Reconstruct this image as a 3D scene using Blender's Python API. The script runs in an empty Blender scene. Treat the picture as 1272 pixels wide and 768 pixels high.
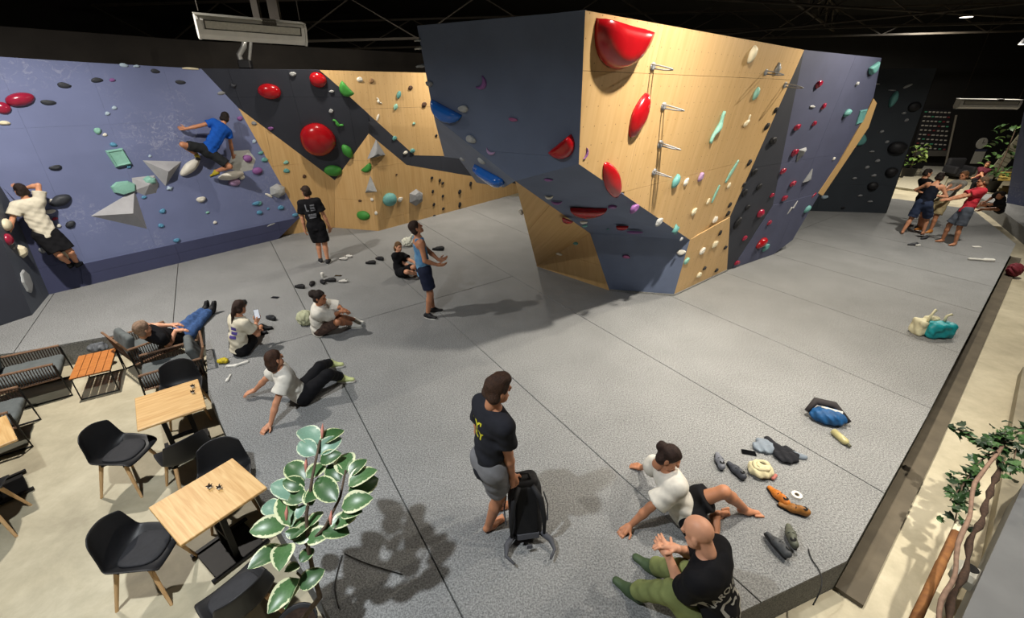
import bpy, bmesh, math, random
import numpy as np
from mathutils import Vector, Matrix
from mathutils.bvhtree import BVHTree
random.seed(7); RNG = np.random.default_rng(7)
SC = bpy.context.scene
COL = SC.collection
# ---------------------------------------------------------------- camera
FPX, CX, CY, CAMH = 553.0, 636.0, 384.0, 3.75          # z = 0 is the top of the crash mat
PITCH = math.atan((384 - 112) / FPX)
cam_d = bpy.data.cameras.new('camera'); cam = bpy.data.objects.new('camera', cam_d); COL.objects.link(cam)
cam_d.sensor_width = 36.0; cam_d.lens = FPX / 1272 * 36.0; cam_d.clip_start = 0.05; cam_d.clip_end = 200
cam.location = (0, 0, CAMH); cam.rotation_euler = (math.pi / 2 - PITCH, 0, 0)
SC.camera = cam
# ---------------------------------------------------------------- world, exposure
wd = bpy.data.worlds.new('world'); SC.world = wd; wd.use_nodes = True
wd.node_tree.nodes['Background'].inputs[0].default_value = (1.0, 0.93, 0.82, 1)
wd.node_tree.nodes['Background'].inputs[1].default_value = 0.24
SC.view_settings.view_transform = 'Standard'; SC.view_settings.look = 'None'
SC.view_settings.exposure = -1.34; SC.view_settings.gamma = 1.0; SC.view_settings.use_curve_mapping = False
# ---------------------------------------------------------------- hall lamps: (x, y, z, watts, colour, size)
LAMPS = [   # position, watts, colour, size, aim point (None = straight down), spread in degrees
    (2.4, 4.2, 6.3, 660, (1.0, 0.92, 0.80), 0.2, (3.0, 6.6, 0.0), 98),
    (-2.7, 1.1, 6.0, 640, (0.93, 0.97, 1.0), 0.2, None, 140),
    (-6.6, 5.9, 6.0, 960, (1.0, 0.94, 0.86), 0.2, (-6.9, 7.2, 0.0), 150),
    (8.5, 9.5, 6.2, 720, (1.0, 0.90, 0.74), 0.18, (4.0, 8.4, 2.0), 130),
    (10.6, 9.8, 6.2, 600, (1.0, 0.94, 0.84), 0.26, None, 135),
    (-4.2, 10.6, 5.9, 330, (1.0, 0.91, 0.78), 0.24, (-4.2, 14.5, 1.5), 140),
    (17.8, 20.7, 6.3, 1500, (1.0, 0.93, 0.82), 0.3, None, 170),
    (-1.0, 14.4, 6.0, 480, (1.0, 0.91, 0.78), 0.24, None, 130),
    (5.4, 2.6, 6.0, 300, (1.0, 0.93, 0.82), 0.2, (4.6, 2.2, 0.0), 96),
    (18.9, 19.0, 5.25, 360, (1.0, 0.92, 0.80), 0.26, None, 170),
]
# ---------------------------------------------------------------- projection helpers (metres, z up, camera looks along +y)
CP, SP = math.cos(PITCH), math.sin(PITCH)
def V(*a): return np.array(a, float)
def nrm(v): v = np.asarray(v, float); return v / (np.linalg.norm(v) + 1e-12)
def ray(x, y):
    a = (x - CX) / FPX; b = -(y - CY) / FPX
    return np.array([a, CP + b * SP, -SP + b * CP])
ORG = np.array([0, 0, CAMH])
def at(x, y, z=0.0):
    d = ray(x, y); return ORG + d * ((z - CAMH) / d[2])
def aty(x, y, Y):
    d = ray(x, y); return ORG + d * (Y / d[1])
def onpl(x, y, pl):
    d = ray(x, y); return ORG + d * (np.dot(pl[0] - ORG, pl[1]) / np.dot(d, pl[1]))
def depth(P): return P[1] * CP - (P[2] - CAMH) * SP
def plane(a, b, c):
    n = nrm(np.cross(b - a, c - a)); a = np.array(a, float)
    if np.dot(n, ORG - a) < 0: n = -n
    return (a, n)
def vplane(a, b):
    d = b - a; return plane(a, b, a + V(0, 0, 1))
# ---------------------------------------------------------------- materials
def lin(h):
    if isinstance(h, str):
        h = h.lstrip('#'); c = [int(h[i:i + 2], 16) / 255 for i in (0, 2, 4)]
    else: c = h
    return tuple(x / 12.92 if x <= .04045 else ((x + .055) / 1.055) ** 2.4 for x in c) + (1.0,)
MATS = {}
def mat(name, col, rough=.6, var=.08, scale=12., bump=0., bscale=60., metal=0., spec=.4, coat=0., coords='Object', emit=None, estr=0., trans=0., col2=None):
    if name in MATS: return MATS[name]
    m = bpy.data.materials.new(name); m.use_nodes = True; MATS[name] = m
    nt = m.node_tree; b = nt.nodes['Principled BSDF']; c = lin(col)
    b.inputs['Roughness'].default_value = rough; b.inputs['Metallic'].default_value = metal
    b.inputs['Specular IOR Level'].default_value = spec
    if coat: b.inputs['Coat Weight'].default_value = coat; b.inputs['Coat Roughness'].default_value = .08
    if trans: b.inputs['Transmission Weight'].default_value = trans
    tc = nt.nodes.new('ShaderNodeTexCoord')
    n = nt.nodes.new('ShaderNodeTexNoise'); n.inputs['Scale'].default_value = scale; n.inputs['Detail'].default_value = 4
    nt.links.new(tc.outputs[coords], n.inputs['Vector'])
    mx = nt.nodes.new('ShaderNodeMix'); mx.data_type = 'RGBA'
    c2 = lin(col2) if col2 else None
    mx.inputs['A'].default_value = tuple(x * (1 - var) for x in c[:3]) + (1,)
    mx.inputs['B'].default_value = c2 if c2 else tuple(min(1, x * (1 + var)) for x in c[:3]) + (1,)
    rp = nt.nodes.new('ShaderNodeMapRange'); rp.inputs['From Min'].default_value = .35; rp.inputs['From Max'].default_value = .65
    nt.links.new(n.outputs['Fac'], rp.inputs['Value']); nt.links.new(rp.outputs['Result'], mx.inputs['Factor'])
    nt.links.new(mx.outputs['Result'], b.inputs['Base Color'])
    if bump:
        n2 = nt.nodes.new('ShaderNodeTexNoise'); n2.inputs['Scale'].default_value = bscale; n2.inputs['Detail'].default_value = 3
        nt.links.new(tc.outputs[coords], n2.inputs['Vector'])
        bp = nt.nodes.new('ShaderNodeBump'); bp.inputs['Strength'].default_value = bump; bp.inputs['Distance'].default_value = .02
        nt.links.new(n2.outputs['Fac'], bp.inputs['Height']); nt.links.new(bp.outputs['Normal'], b.inputs['Normal'])
    if emit:
        b.inputs['Emission Color'].default_value = lin(emit); b.inputs['Emission Strength'].default_value = estr
    return m
def mat_wood(name, c1, c2, coords='UV', dots=0., rough=.55, stretch=(1.2, 22, 1), scale=1.5):
    if name in MATS: return MATS[name]
    m = bpy.data.materials.new(name); m.use_nodes = True; MATS[name] = m
    nt = m.node_tree; L = nt.links.new; b = nt.nodes['Principled BSDF']; b.inputs['Roughness'].default_value = rough
    tc = nt.nodes.new('ShaderNodeTexCoord'); mp = nt.nodes.new('ShaderNodeMapping'); mp.inputs['Scale'].default_value = stretch
    L(tc.outputs[coords], mp.inputs['Vector'])
    n = nt.nodes.new('ShaderNodeTexNoise'); n.inputs['Scale'].default_value = scale; n.inputs['Detail'].default_value = 5; n.inputs['Distortion'].default_value = .6
    L(mp.outputs[0], n.inputs['Vector'])
    mx = nt.nodes.new('ShaderNodeMix'); mx.data_type = 'RGBA'; mx.inputs['A'].default_value = lin(c1); mx.inputs['B'].default_value = lin(c2)
    rp = nt.nodes.new('ShaderNodeMapRange'); rp.inputs['From Min'].default_value = .33; rp.inputs['From Max'].default_value = .67
    L(n.outputs['Fac'], rp.inputs['Value']); L(rp.outputs[0], mx.inputs['Factor'])
    out = mx.outputs['Result']
    if dots:
        sc = nt.nodes.new('ShaderNodeVectorMath'); sc.operation = 'SCALE'; sc.inputs['Scale'].default_value = 1 / dots; L(tc.outputs[coords], sc.inputs[0])
        fr = nt.nodes.new('ShaderNodeVectorMath'); fr.operation = 'FRACTION'; L(sc.outputs[0], fr.inputs[0])
        ml = nt.nodes.new('ShaderNodeVectorMath'); ml.operation = 'MULTIPLY'; ml.inputs[1].default_value = (1, 1, 0); L(fr.outputs[0], ml.inputs[0])
        ds = nt.nodes.new('ShaderNodeVectorMath'); ds.operation = 'DISTANCE'; ds.inputs[1].default_value = (.5, .5, 0); L(ml.outputs[0], ds.inputs[0])
        lt = nt.nodes.new('ShaderNodeMath'); lt.operation = 'LESS_THAN'; lt.inputs[1].default_value = .007 / dots; L(ds.outputs['Value'], lt.inputs[0])
        m2 = nt.nodes.new('ShaderNodeMix'); m2.data_type = 'RGBA'; m2.inputs['B'].default_value = lin('#7a6038')
        L(lt.outputs[0], m2.inputs['Factor']); L(out, m2.inputs['A']); out = m2.outputs['Result']
    L(out, b.inputs['Base Color']); return m
def mat_chalk(name, col, dots=True):
    m = mat(name, col, rough=.75, var=.06, scale=1.2, coords='UV')
    nt = m.node_tree; L = nt.links.new; b = nt.nodes['Principled BSDF']; src = b.inputs['Base Color'].links[0].from_socket
    tc = [x for x in nt.nodes if x.type == 'TEX_COORD'][0]
    n1 = nt.nodes.new('ShaderNodeTexNoise'); n1.inputs['Scale'].default_value = .55; n1.inputs['Detail'].default_value = 1; L(tc.outputs['UV'], n1.inputs['Vector'])
    n2 = nt.nodes.new('ShaderNodeTexNoise'); n2.inputs['Scale'].default_value = 7; n2.inputs['Detail'].default_value = 8; n2.inputs['Roughness'].default_value = .75; n2.inputs['Distortion'].default_value = 1.5; L(tc.outputs['UV'], n2.inputs['Vector'])
    r1 = nt.nodes.new('ShaderNodeMapRange'); r1.inputs['From Min'].default_value = .5; r1.inputs['From Max'].default_value = .72; L(n1.outputs['Fac'], r1.inputs['Value'])
    r2 = nt.nodes.new('ShaderNodeMapRange'); r2.inputs['From Min'].default_value = .52; r2.inputs['From Max'].default_value = .75; L(n2.outputs['Fac'], r2.inputs['Value'])
    mu = nt.nodes.new('ShaderNodeMath'); mu.operation = 'MULTIPLY'; L(r1.outputs[0], mu.inputs[0]); L(r2.outputs[0], mu.inputs[1])
    mx = nt.nodes.new('ShaderNodeMix'); mx.data_type = 'RGBA'; mx.inputs['B'].default_value = lin('#c4c6d4')
    L(mu.outputs[0], mx.inputs['Factor']); L(src, mx.inputs['A']); L(mx.outputs['Result'], b.inputs['Base Color'])
    return m
def mat_carpet(name, ca, cb):
    if name in MATS: return MATS[name]
    m = bpy.data.materials.new(name); m.use_nodes = True; MATS[name] = m
    nt = m.node_tree; L = nt.links.new; b = nt.nodes['Principled BSDF']; b.inputs['Roughness'].default_value = .95; b.inputs['Specular IOR Level'].default_value = .1
    tc = nt.nodes.new('ShaderNodeTexCoord')
    n = nt.nodes.new('ShaderNodeTexNoise'); n.inputs['Scale'].default_value = 62; n.inputs['Detail'].default_value = 7; n.inputs['Roughness'].default_value = .9; L(tc.outputs['Object'], n.inputs['Vector'])
    nb = nt.nodes.new('ShaderNodeTexNoise'); nb.inputs['Scale'].default_value = 1.1; nb.inputs['Detail'].default_value = 3; L(tc.outputs['Object'], nb.inputs['Vector'])
    rp = nt.nodes.new('ShaderNodeMapRange'); rp.inputs['From Min'].default_value = .42; rp.inputs['From Max'].default_value = .58; L(n.outputs['Fac'], rp.inputs['Value'])
    mx = nt.nodes.new('ShaderNodeMix'); mx.data_type = 'RGBA'; mx.inputs['A'].default_value = lin(ca); mx.inputs['B'].default_value = lin(cb); L(rp.outputs[0], mx.inputs['Factor'])
    r3 = nt.nodes.new('ShaderNodeMapRange'); r3.inputs['From Min'].default_value = .3; r3.inputs['From Max'].default_value = .7; r3.inputs['To Min'].default_value = .9; r3.inputs['To Max'].default_value = 1.06; L(nb.outputs['Fac'], r3.inputs['Value'])
    vm = nt.nodes.new('ShaderNodeVectorMath'); vm.operation = 'SCALE'; L(mx.outputs['Result'], vm.inputs[0]); L(r3.outputs[0], vm.inputs['Scale']); L(vm.outputs[0], b.inputs['Base Color'])
    n4 = nt.nodes.new('ShaderNodeTexNoise'); n4.inputs['Scale'].default_value = 2.2; n4.inputs['Detail'].default_value = 2; L(tc.outputs['Object'], n4.inputs['Vector'])
    ad = nt.nodes.new('ShaderNodeMath'); ad.operation = 'MULTIPLY_ADD'; ad.inputs[1].default_value = 6.0; L(n4.outputs['Fac'], ad.inputs[0]); L(n.outputs['Fac'], ad.inputs[2])
    bp = nt.nodes.new('ShaderNodeBump'); bp.inputs['Strength'].default_value = .5; bp.inputs['Distance'].default_value = .012; L(ad.outputs[0], bp.inputs['Height']); L(bp.outputs[0], b.inputs['Normal'])
    return m
def mat_concrete(name):
    if name in MATS: return MATS[name]
    m = bpy.data.materials.new(name); m.use_nodes = True; MATS[name] = m
    nt = m.node_tree; L = nt.links.new; b = nt.nodes['Principled BSDF']; b.inputs['Roughness'].default_value = .55
    tc = nt.nodes.new('ShaderNodeTexCoord')
    n = nt.nodes.new('ShaderNodeTexNoise'); n.inputs['Scale'].default_value = 1.6; n.inputs['Detail'].default_value = 9; n.inputs['Roughness'].default_value = .7; n.inputs['Distortion'].default_value = .25; L(tc.outputs['Object'], n.inputs['Vector'])
    rp = nt.nodes.new('ShaderNodeValToRGB'); e = rp.color_ramp.elements
    e[0].position = .33; e[0].color = lin('#a19880'); e[1].position = .66; e[1].color = lin('#c3baa0'); x = rp.color_ramp.elements.new(.5); x.color = lin('#b3aa90')
    L(n.outputs['Fac'], rp.inputs[0]); L(rp.outputs[0], b.inputs['Base Color'])
    n2 = nt.nodes.new('ShaderNodeTexNoise'); n2.inputs['Scale'].default_value = 9; n2.inputs['Detail'].default_value = 6; L(tc.outputs['Object'], n2.inputs['Vector'])
    bp = nt.nodes.new('ShaderNodeBump'); bp.inputs['Strength'].default_value = .15; L(n2.outputs['Fac'], bp.inputs['Height']); L(bp.outputs[0], b.inputs['Normal'])
    return m
# ---------------------------------------------------------------- object helpers
def tag(o, label=None, cat=None, group=None, kind=None):
    if label: o['label'] = label
    if cat: o['category'] = cat
    if group: o['group'] = group
    if kind: o['kind'] = kind
    return o
def empty(name, loc=(0, 0, 0), rz=0.):
    o = bpy.data.objects.new(name, None); COL.objects.link(o); o.location = tuple(map(float, loc)); o.rotation_euler = (0, 0, rz); o.empty_display_size = .1; return o
def link(name, me, m=None, parent=None, loc=None, rot=None):
    o = bpy.data.objects.new(name, me); COL.objects.link(o)
    if m is not None and not me.materials: me.materials.append(m)
    if parent is not None: o.parent = parent
    if loc is not None: o.location = tuple(map(float, loc))
    if rot is not None: o.rotation_euler = rot
    return o
def npmesh(name, v, f, smooth=True):
    me = bpy.data.meshes.new(name); v = np.ascontiguousarray(v, np.float32); f = np.ascontiguousarray(f, np.int32)
    n, k = f.shape
    me.vertices.add(len(v)); me.vertices.foreach_set('co', v.ravel())
    me.loops.add(n * k); me.loops.foreach_set('vertex_index', f.ravel())
    me.polygons.add(n); me.polygons.foreach_set('loop_start', np.arange(0, n * k, k, dtype=np.int32))
    me.polygons.foreach_set('use_smooth', np.full(n, smooth)); me.update(calc_edges=True); me.validate()
    return me
def pymesh(name, v, f, smooth=False):
    me = bpy.data.meshes.new(name); me.from_pydata([tuple(map(float, p)) for p in v], [], [tuple(int(i) for i in q) for q in f])
    if smooth:
        for p in me.polygons: p.use_smooth = True
    me.update(); return me
class MB:
    """collects pieces of ONE part"""
    def __init__(s): s.v = []; s.f = []
    def add(s, v, f):
        o = len(s.v); s.v += [tuple(map(float, p)) for p in v]; s.f += [tuple(i + o for i in q) for q in f]; return s
    def box(s, c, size, R=None, bev=0.):
        c = np.array(c, float); h = np.array(size, float) / 2
        if bev:
            bev = min(bev, h.min() * .95); P = []
            for sx in (-1, 1):
                for sy in (-1, 1):
                    for sz in (-1, 1):
                        S = np.array([sx, sy, sz]);
                        for a in range(3):
                            p = h - bev; p[a] = h[a]; P.append(S * p)
            P = np.array(P); bm = bmesh.new(); [bm.verts.new(p) for p in P]; r = bmesh.ops.convex_hull(bm, input=bm.verts); bm.verts.index_update()
            v = [np.array(x.co) for x in bm.verts]; f = [[q.index for q in x.verts] for x in bm.faces]; bm.free()
        else:
            v = [h * np.array([sx, sy, sz]) for sx in (-1, 1) for sy in (-1, 1) for sz in (-1, 1)]
            f = [(0, 1, 3, 2), (4, 6, 7, 5), (0, 4, 5, 1), (2, 3, 7, 6), (0, 2, 6, 4), (1, 5, 7, 3)]
        v = np.array(v)
        if R is not None: v = v @ np.array(R).T
        return s.add(v + c, f)
    def bar(s, a, b, w, t, up=(0, 0, 1)):
        a = np.array(a, float); b = np.array(b, float); d = nrm(b - a); u = np.array(up, float)
        if abs(np.dot(d, u)) > .95: u = V(1, 0, 0)
        x = nrm(np.cross(d, u)); y = np.cross(x, d)
        return s.box((a + b) / 2, (w, np.linalg.norm(b - a), t), np.stack([x, d, y], 1))
    def tube(s, pts, r, n=8, caps=True):
        pts = [np.array(p, float) for p in pts]; m = len(pts); rr = r if hasattr(r, '__len__') else [r] * m
        t0 = nrm(pts[1] - pts[0]); u = nrm(np.cross(t0, V(0, 0, 1) if abs(t0[2]) < .9 else V(1, 0, 0))); V_ = []
        for i in range(m):
            t = nrm(pts[min(i + 1, m - 1)] - pts[max(i - 1, 0)]); u = nrm(u - t * np.dot(u, t)); w = np.cross(t, u)
            for j in range(n):
                a = 2 * math.pi * j / n; V_.append(pts[i] + rr[i] * (math.cos(a) * u + math.sin(a) * w))
        F = [(i * n + j, i * n + (j + 1) % n, (i + 1) * n + (j + 1) % n, (i + 1) * n + j) for i in range(m - 1) for j in range(n)]
        if caps: F += [tuple(range(n))[::-1], tuple(range((m - 1) * n, m * n))]
        return s.add(V_, F)
    def lathe(s, prof, n=20, c=(0, 0, 0)):
        V_ = []
        for r, z in prof:
            for j in range(n):
                a = 2 * math.pi * j / n; V_.append((c[0] + r * math.cos(a), c[1] + r * math.sin(a), c[2] + z))
        m = len(prof)
        F = [(i * n + j, i * n + (j + 1) % n, (i + 1) * n + (j + 1) % n, (i + 1) * n + j) for i in range(m - 1) for j in range(n)]
        F += [tuple(range(n))[::-1], tuple(range((m - 1) * n, m * n))]
        return s.add(V_, F)
    def prism(s, poly, n, t):
        """polygon (3d points, planar) extruded by -t along n"""
        P = np.array(poly, float); k = len(P); n = np.array(n, float); nn = np.zeros(3)
        for i in range(k): nn += np.cross(P[i] - P[0], P[(i + 1) % k] - P[0])
        if np.dot(nn, n) < 0: P = P[::-1]
        Q = P - n * t
        F = [tuple(range(k)), tuple(range(2 * k - 1, k - 1, -1))] + [(i, k + i, k + (i + 1) % k, (i + 1) % k) for i in range(k)]
        return s.add(np.concatenate([P, Q]), F)
    def mesh(s, name, smooth=False): return pymesh(name, s.v, s.f, smooth)
    def build(s, name, m, parent=None, smooth=False, loc=None, rot=None):
        return link(name, s.mesh(name, smooth), m, parent, loc, rot)
def autosmooth(o, deg=40):
    me = o.data
    for p in me.polygons: p.use_smooth = True
    try: me.set_sharp_from_angle(angle=math.radians(deg))
    except Exception: pass
    return o
def uv_plane(o, u, v):
    me = o.data; uvl = me.uv_layers.new(name='UVMap'); co = np.empty(len(me.vertices) * 3, np.float32); me.vertices.foreach_get('co', co); co = co.reshape(-1, 3)
    li = np.empty(len(me.loops), np.int32); me.loops.foreach_get('vertex_index', li)
    w = np.stack([co @ np.array(u), co @ np.array(v)], 1)[li]; uvl.data.foreach_set('uv', w.astype(np.float32).ravel())
def clip(poly, p, n):
    """keep the side where (x-p).n <= 0 (2d or 3d)"""
    out = []; k = len(poly)
    for i in range(k):
        a, b = poly[i], poly[(i + 1) % k]; da, db = np.dot(a - p, n), np.dot(b - p, n)
        if da <= 0: out.append(a)
        if da * db < 0: out.append(a + (b - a) * (da / (da - db)))
    return out
def area2(P):
    return .5 * abs(sum(P[i][0] * P[(i + 1) % len(P)][1] - P[(i + 1) % len(P)][0] * P[i][1] for i in range(len(P))))
def basis(n):
    n = nrm(n); v = nrm(V(0, 0, 1) - n * n[2]); u = np.cross(v, n); return u, v, n
def panels(parent, poly, pl, m, size=(1.25, 2.5), gap=.004, t=.022, off=0., name='panel', ang=0., phase=(.3, .2)):
    """plywood boards that clad one flat facet: each board its own piece"""
    p0, n = pl; u, v, n = basis(n)
    if ang: u, v = math.cos(ang) * u + math.sin(ang) * v, -math.sin(ang) * u + math.cos(ang) * v
    P = [np.array([np.dot(q, u), np.dot(q, v)]) for q in poly]; w0 = np.dot(p0, n) + off
    lo = np.min(P, 0); hi = np.max(P, 0); made = []
    i0, i1 = math.floor(lo[0] / size[0] - phase[0]), math.ceil(hi[0] / size[0] - phase[0]); j0, j1 = math.floor(lo[1] / size[1] - phase[1]), math.ceil(hi[1] / size[1] - phase[1])
    for i in range(i0, i1):
        for j in range(j0, j1):
            a = [(i + phase[0]) * size[0] + gap / 2, (j + phase[1]) * size[1] + gap / 2]; b = [(i + 1 + phase[0]) * size[0] - gap / 2, (j + 1 + phase[1]) * size[1] - gap / 2]
            Q = clip(P, np.array([a[0], 0]), np.array([-1., 0])); Q = clip(Q, np.array([b[0], 0]), np.array([1., 0])) if len(Q) > 2 else Q
            Q = clip(Q, np.array([0, a[1]]), np.array([0, -1.])) if len(Q) > 2 else Q; Q = clip(Q, np.array([0, b[1]]), np.array([0, 1.])) if len(Q) > 2 else Q
            if len(Q) < 3 or area2(Q) < .004: continue
            o = MB().prism([u * q[0] + v * q[1] + n * w0 for q in Q], n, t).build(name, m, parent)
            uv_plane(o, u, v); made.append(o)
    return made
# ================================================================= STRUCTURE
M_CARPET = mat_carpet('carpet_grey', '#5a5b5b', '#a4a5a4')
M_CARPET2 = mat_carpet('carpet_side', '#5c5c5a', '#8e8e8a')
M_CONC = mat_concrete('concrete')
M_PLY = mat_wood('plywood', '#bf9c68', '#caa876', dots=.2, rough=.5, stretch=(14, .9, 1), scale=1.0)
M_PLY2 = mat_wood('plywood_plain', '#bd9862', '#c9a672', rough=.5, stretch=(14, .9, 1), scale=1.0)
M_LAV = mat_chalk('paint_lavender', '#6c7599')
M_NAVY = mat('paint_navy', '#3d415e', .7, .05, 2, coords='UV')
M_SLATE = mat('paint_slate', '#5f6a82', .65, .06, 2, coords='UV')
M_CHAR = mat('paint_charcoal', '#30333c', .65, .06, 2, coords='UV')
M_GBLUE = mat('paint_greyblue', '#727d92', .65, .06, 2, coords='UV')
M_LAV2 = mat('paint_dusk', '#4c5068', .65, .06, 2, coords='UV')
M_BWALL = mat('paint_ink', '#30363d', .65, .06, 2, coords='UV')
M_BLACK = mat('black_wall', '#121111', .8, .15, 1)
M_DKBROWN = mat('dark_lining', '#2a2622', .8, .25, 1.4)
M_CEIL = mat('ceiling_black', '#0e0d0d', .9, .15, 1)
M_STEEL = mat('truss_steel', '#48423a', .55, .15, 3, metal=.3)
FLOOR_Z = -.4
fl = MB().box((6, 11, FLOOR_Z - .05), (50, 38, .1)).build('floor', M_CONC); tag(fl, 'pale concrete floor of the hall', kind='structure')
# ---------------- crash mat, split along its seams
SA = nrm(V(.54, -.84)); SN = V(-SA[1], SA[0]) if SA[0] > 0 else None
SN = V(.84, .54); SN /= np.linalg.norm(SN)
MATP = [at(1052, 697)[:2], at(917, 762)[:2], V(.6, 1.72), V(-1.12, 1.76), at(290, 561)[:2], at(259, 491)[:2], V(-5.45, 6.95), at(145, 416)[:2], at(20, 438)[:2], V(-9.6, 5.6),
        V(-9.7, 8.6), V(-6.9, 12.6), V(-4.8, 14.0), V(-1.2, 17.6), V(11.5, 18.2), V(14.8, 17.2), at(1208, 260)[:2], at(1262, 303)[:2], at(1150, 520)[:2]]
mat_o = empty('floor_mat'); tag(mat_o, 'grey carpeted crash mat covering most of the gym floor', kind='structure')
MB().prism([(p[0], p[1], -.028) for p in MATP], (0, 0, 1), .37).build('mat_core', M_CARPET2, mat_o)
offs = [-9.5, -3.4, -1.3, .8, 2.9, 5.03, 7.15, 9.25, 11.43, 13.3, 15.4, 17.5, 24]
xa, xb = V(-4.1, 6.13), V(.04, 9.3); xd = nrm(xb - xa); xn = V(-xd[1], xd[0])
def mat_cell(Q):
    if len(Q) > 2 and area2(Q) > .02: MB().prism([(p[0], p[1], 0) for p in Q], (0, 0, 1), .03).build('mat_panel', M_CARPET, mat_o)
G_ = .007
for a, b in zip(offs[:-1], offs[1:]):
    Q = clip(clip(MATP, SN * (a + G_), -SN), SN * (b - G_), SN)
    if len(Q) < 3: continue
    cuts = []
    if b <= 5.1: cuts = [xa]
    elif a > 5: cuts = [V(12.0, 15.6)] if b > 13 else []
    for c in cuts:
        mat_cell(clip(Q, c + xn * G_, -xn)); Q = clip(Q, c - xn * G_, xn)
    mat_cell(Q)
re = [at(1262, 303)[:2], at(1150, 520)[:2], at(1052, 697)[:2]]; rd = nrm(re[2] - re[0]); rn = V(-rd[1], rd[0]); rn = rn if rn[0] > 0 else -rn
tag(MB().prism([(*(re[0] + rn * .01), -.355), (*(re[1] + rn * .01), -.355), (*(re[2] + rn * .01), -.355), (*(re[2] + rn * .23), -.355), (*(re[1] + rn * .23), -.355), (*(re[0] + rn * .23), -.355)], (0, 0, 1), .05).build('shade_strip', mat('mat_shade', '#5c5446', .85, .15, 4)), 'added dark strip on the floor standing in for the shade along the right side of the mat', kind='structure')  # added strip; its dark colour stands in for the shade beside the mat
# second mat beyond the aisle
P2 = [at(1222, 256)[:2] + V(.5, .1), at(1272, 288)[:2] + V(.2, 0), V(19, 13.5), V(22, 17.5), V(18.6, 18.2)]
m2 = MB().prism([(p[0], p[1], 0) for p in P2], (0, 0, 1), .4).build('floor_mat_far', M_CARPET); tag(m2, 'smaller grey crash mat beyond the aisle at the right', kind='structure')
# ---------------- climbing walls
def wall(name, label): o = empty(name); tag(o, label, kind='structure'); return o
def facet(par, px, pl, m, **k): return panels(par, [onpl(x, y, pl) if not isinstance(x, np.ndarray) else x for x, y in px], pl, m, **k)
def poly3(par, P, m, **k): P = [np.array(p, float) for p in P]; return panels(par, P, plane(P[0], P[1], P[2]), m, **k)
TOPZ = 4.22
b0, b1 = at(103, 356), at(345, 297); PL_L = vplane(b0, b1)
w = wall('wall_left', 'lavender blue climbing wall with dark kick board on the left')
dL = nrm(b1 - b0)
apex = onpl(12, 250, PL_L)
facet(w, [(100, 328.7), (372, 270), (296, 134), (250, 85.5), (100, 77)], PL_L, M_LAV, size=(1.25, 2.6), gap=.0015)
facet(w, [(100, 328.7), (100, 77), (-70, 66), (-70, 200), (12, 250)], PL_L, M_LAV, size=(1.25, 2.6), gap=.0015)
facet(w, [(103, 356), (345, 297), (372, 270), (100, 328.7)], PL_L, M_NAVY, off=.012, size=(2.5, 1.2))
c_ = at(61, 366); d_ = at(40, 391.5); g_ = at(0, 405)
poly3(w, [b0, c_, apex + V(0, 0, .25), onpl(100, 328.7, PL_L)], M_NAVY)
PL_G1 = plane(c_, d_, apex)
facet(w, [(61, 366), (40, 391.5), (3, 300), (-70, 170), (-70, 120), (12, 250)], PL_G1, mat('paint_grey_arete', '#4f5560', .65, .06, 2, coords='UV'))
e_ = onpl(3, 300, PL_G1); e2 = onpl(-70, 170, PL_G1)
PL_K1 = plane(d_, g_, e_); facet(w, [(40, 391.5), (0, 407), (-60, 425), (-70, 170), (3, 300)], PL_K1, M_CHAR)
# middle faceted wall
w = wall('wall_back_left', 'plywood and charcoal faceted climbing wall behind the standing man in black')
c2, c3, c4 = at(415, 283), at(470, 287), at(600, 252)
PL_M3 = vplane(c3, c4)
PL_M1 = plane(onpl(296, 134, PL_L), onpl(372, 270, PL_L), c2)
tpt = onpl(416, 224, PL_M1); kpt = onpl(458, 166, PL_M3)
PL_MD = plane(onpl(250, 85.5, PL_L), tpt, kpt); PL_M2 = plane(tpt, kpt, c3)
facet(w, [(296, 134), (416, 224), (415, 283), (372, 270)], PL_M1, M_PLY2); facet(w, [(372, 270), (415, 283), (345, 297)], PL_M1, M_PLY2)
facet(w, [(250, 85.5), (397, 87), (458, 142), (458, 166)], PL_MD, M_CHAR); facet(w, [(250, 85.5), (458, 166), (416, 224), (296, 134)], PL_MD, M_CHAR)
facet(w, [(416, 224), (458, 166), (470, 287), (415, 283)], PL_M2, M_PLY2, size=(1.5, 1.1))
facet(w, [(397, 87), (530, 90.5), (556, 194), (515, 193), (458, 142)], PL_M3, M_PLY, size=(1.5, 1.5))
facet(w, [(458, 142), (515, 193), (505, 205), (458, 166)], PL_M3, M_CHAR); facet(w, [(515, 193), (650, 196), (650, 230), (505, 205)], PL_M3, M_CHAR)
facet(w, [(458, 166), (505, 205), (600, 252), (470, 287)], PL_M3, M_PLY2, size=(1.5, 1.5)); facet(w, [(505, 205), (650, 230), (650, 238), (600, 252)], PL_M3, M_PLY2, size=(1.5, 1.5))
MB().prism([V(-10.1, 8.3, 4.08), onpl(250, 86, PL_L) * V(1, 1, 0) + V(-.3, .5, 4.08), onpl(397, 87, PL_M3) * V(1, 1, 0) + V(-.5, 1.3, 4.08), V(-1.6, 16.6, 4.08), V(-2.6, 17.5, 4.08), V(-12, 13, 4.08)], (0, 0, 1), .05).build('platform', M_DKBROWN, w)
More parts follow.
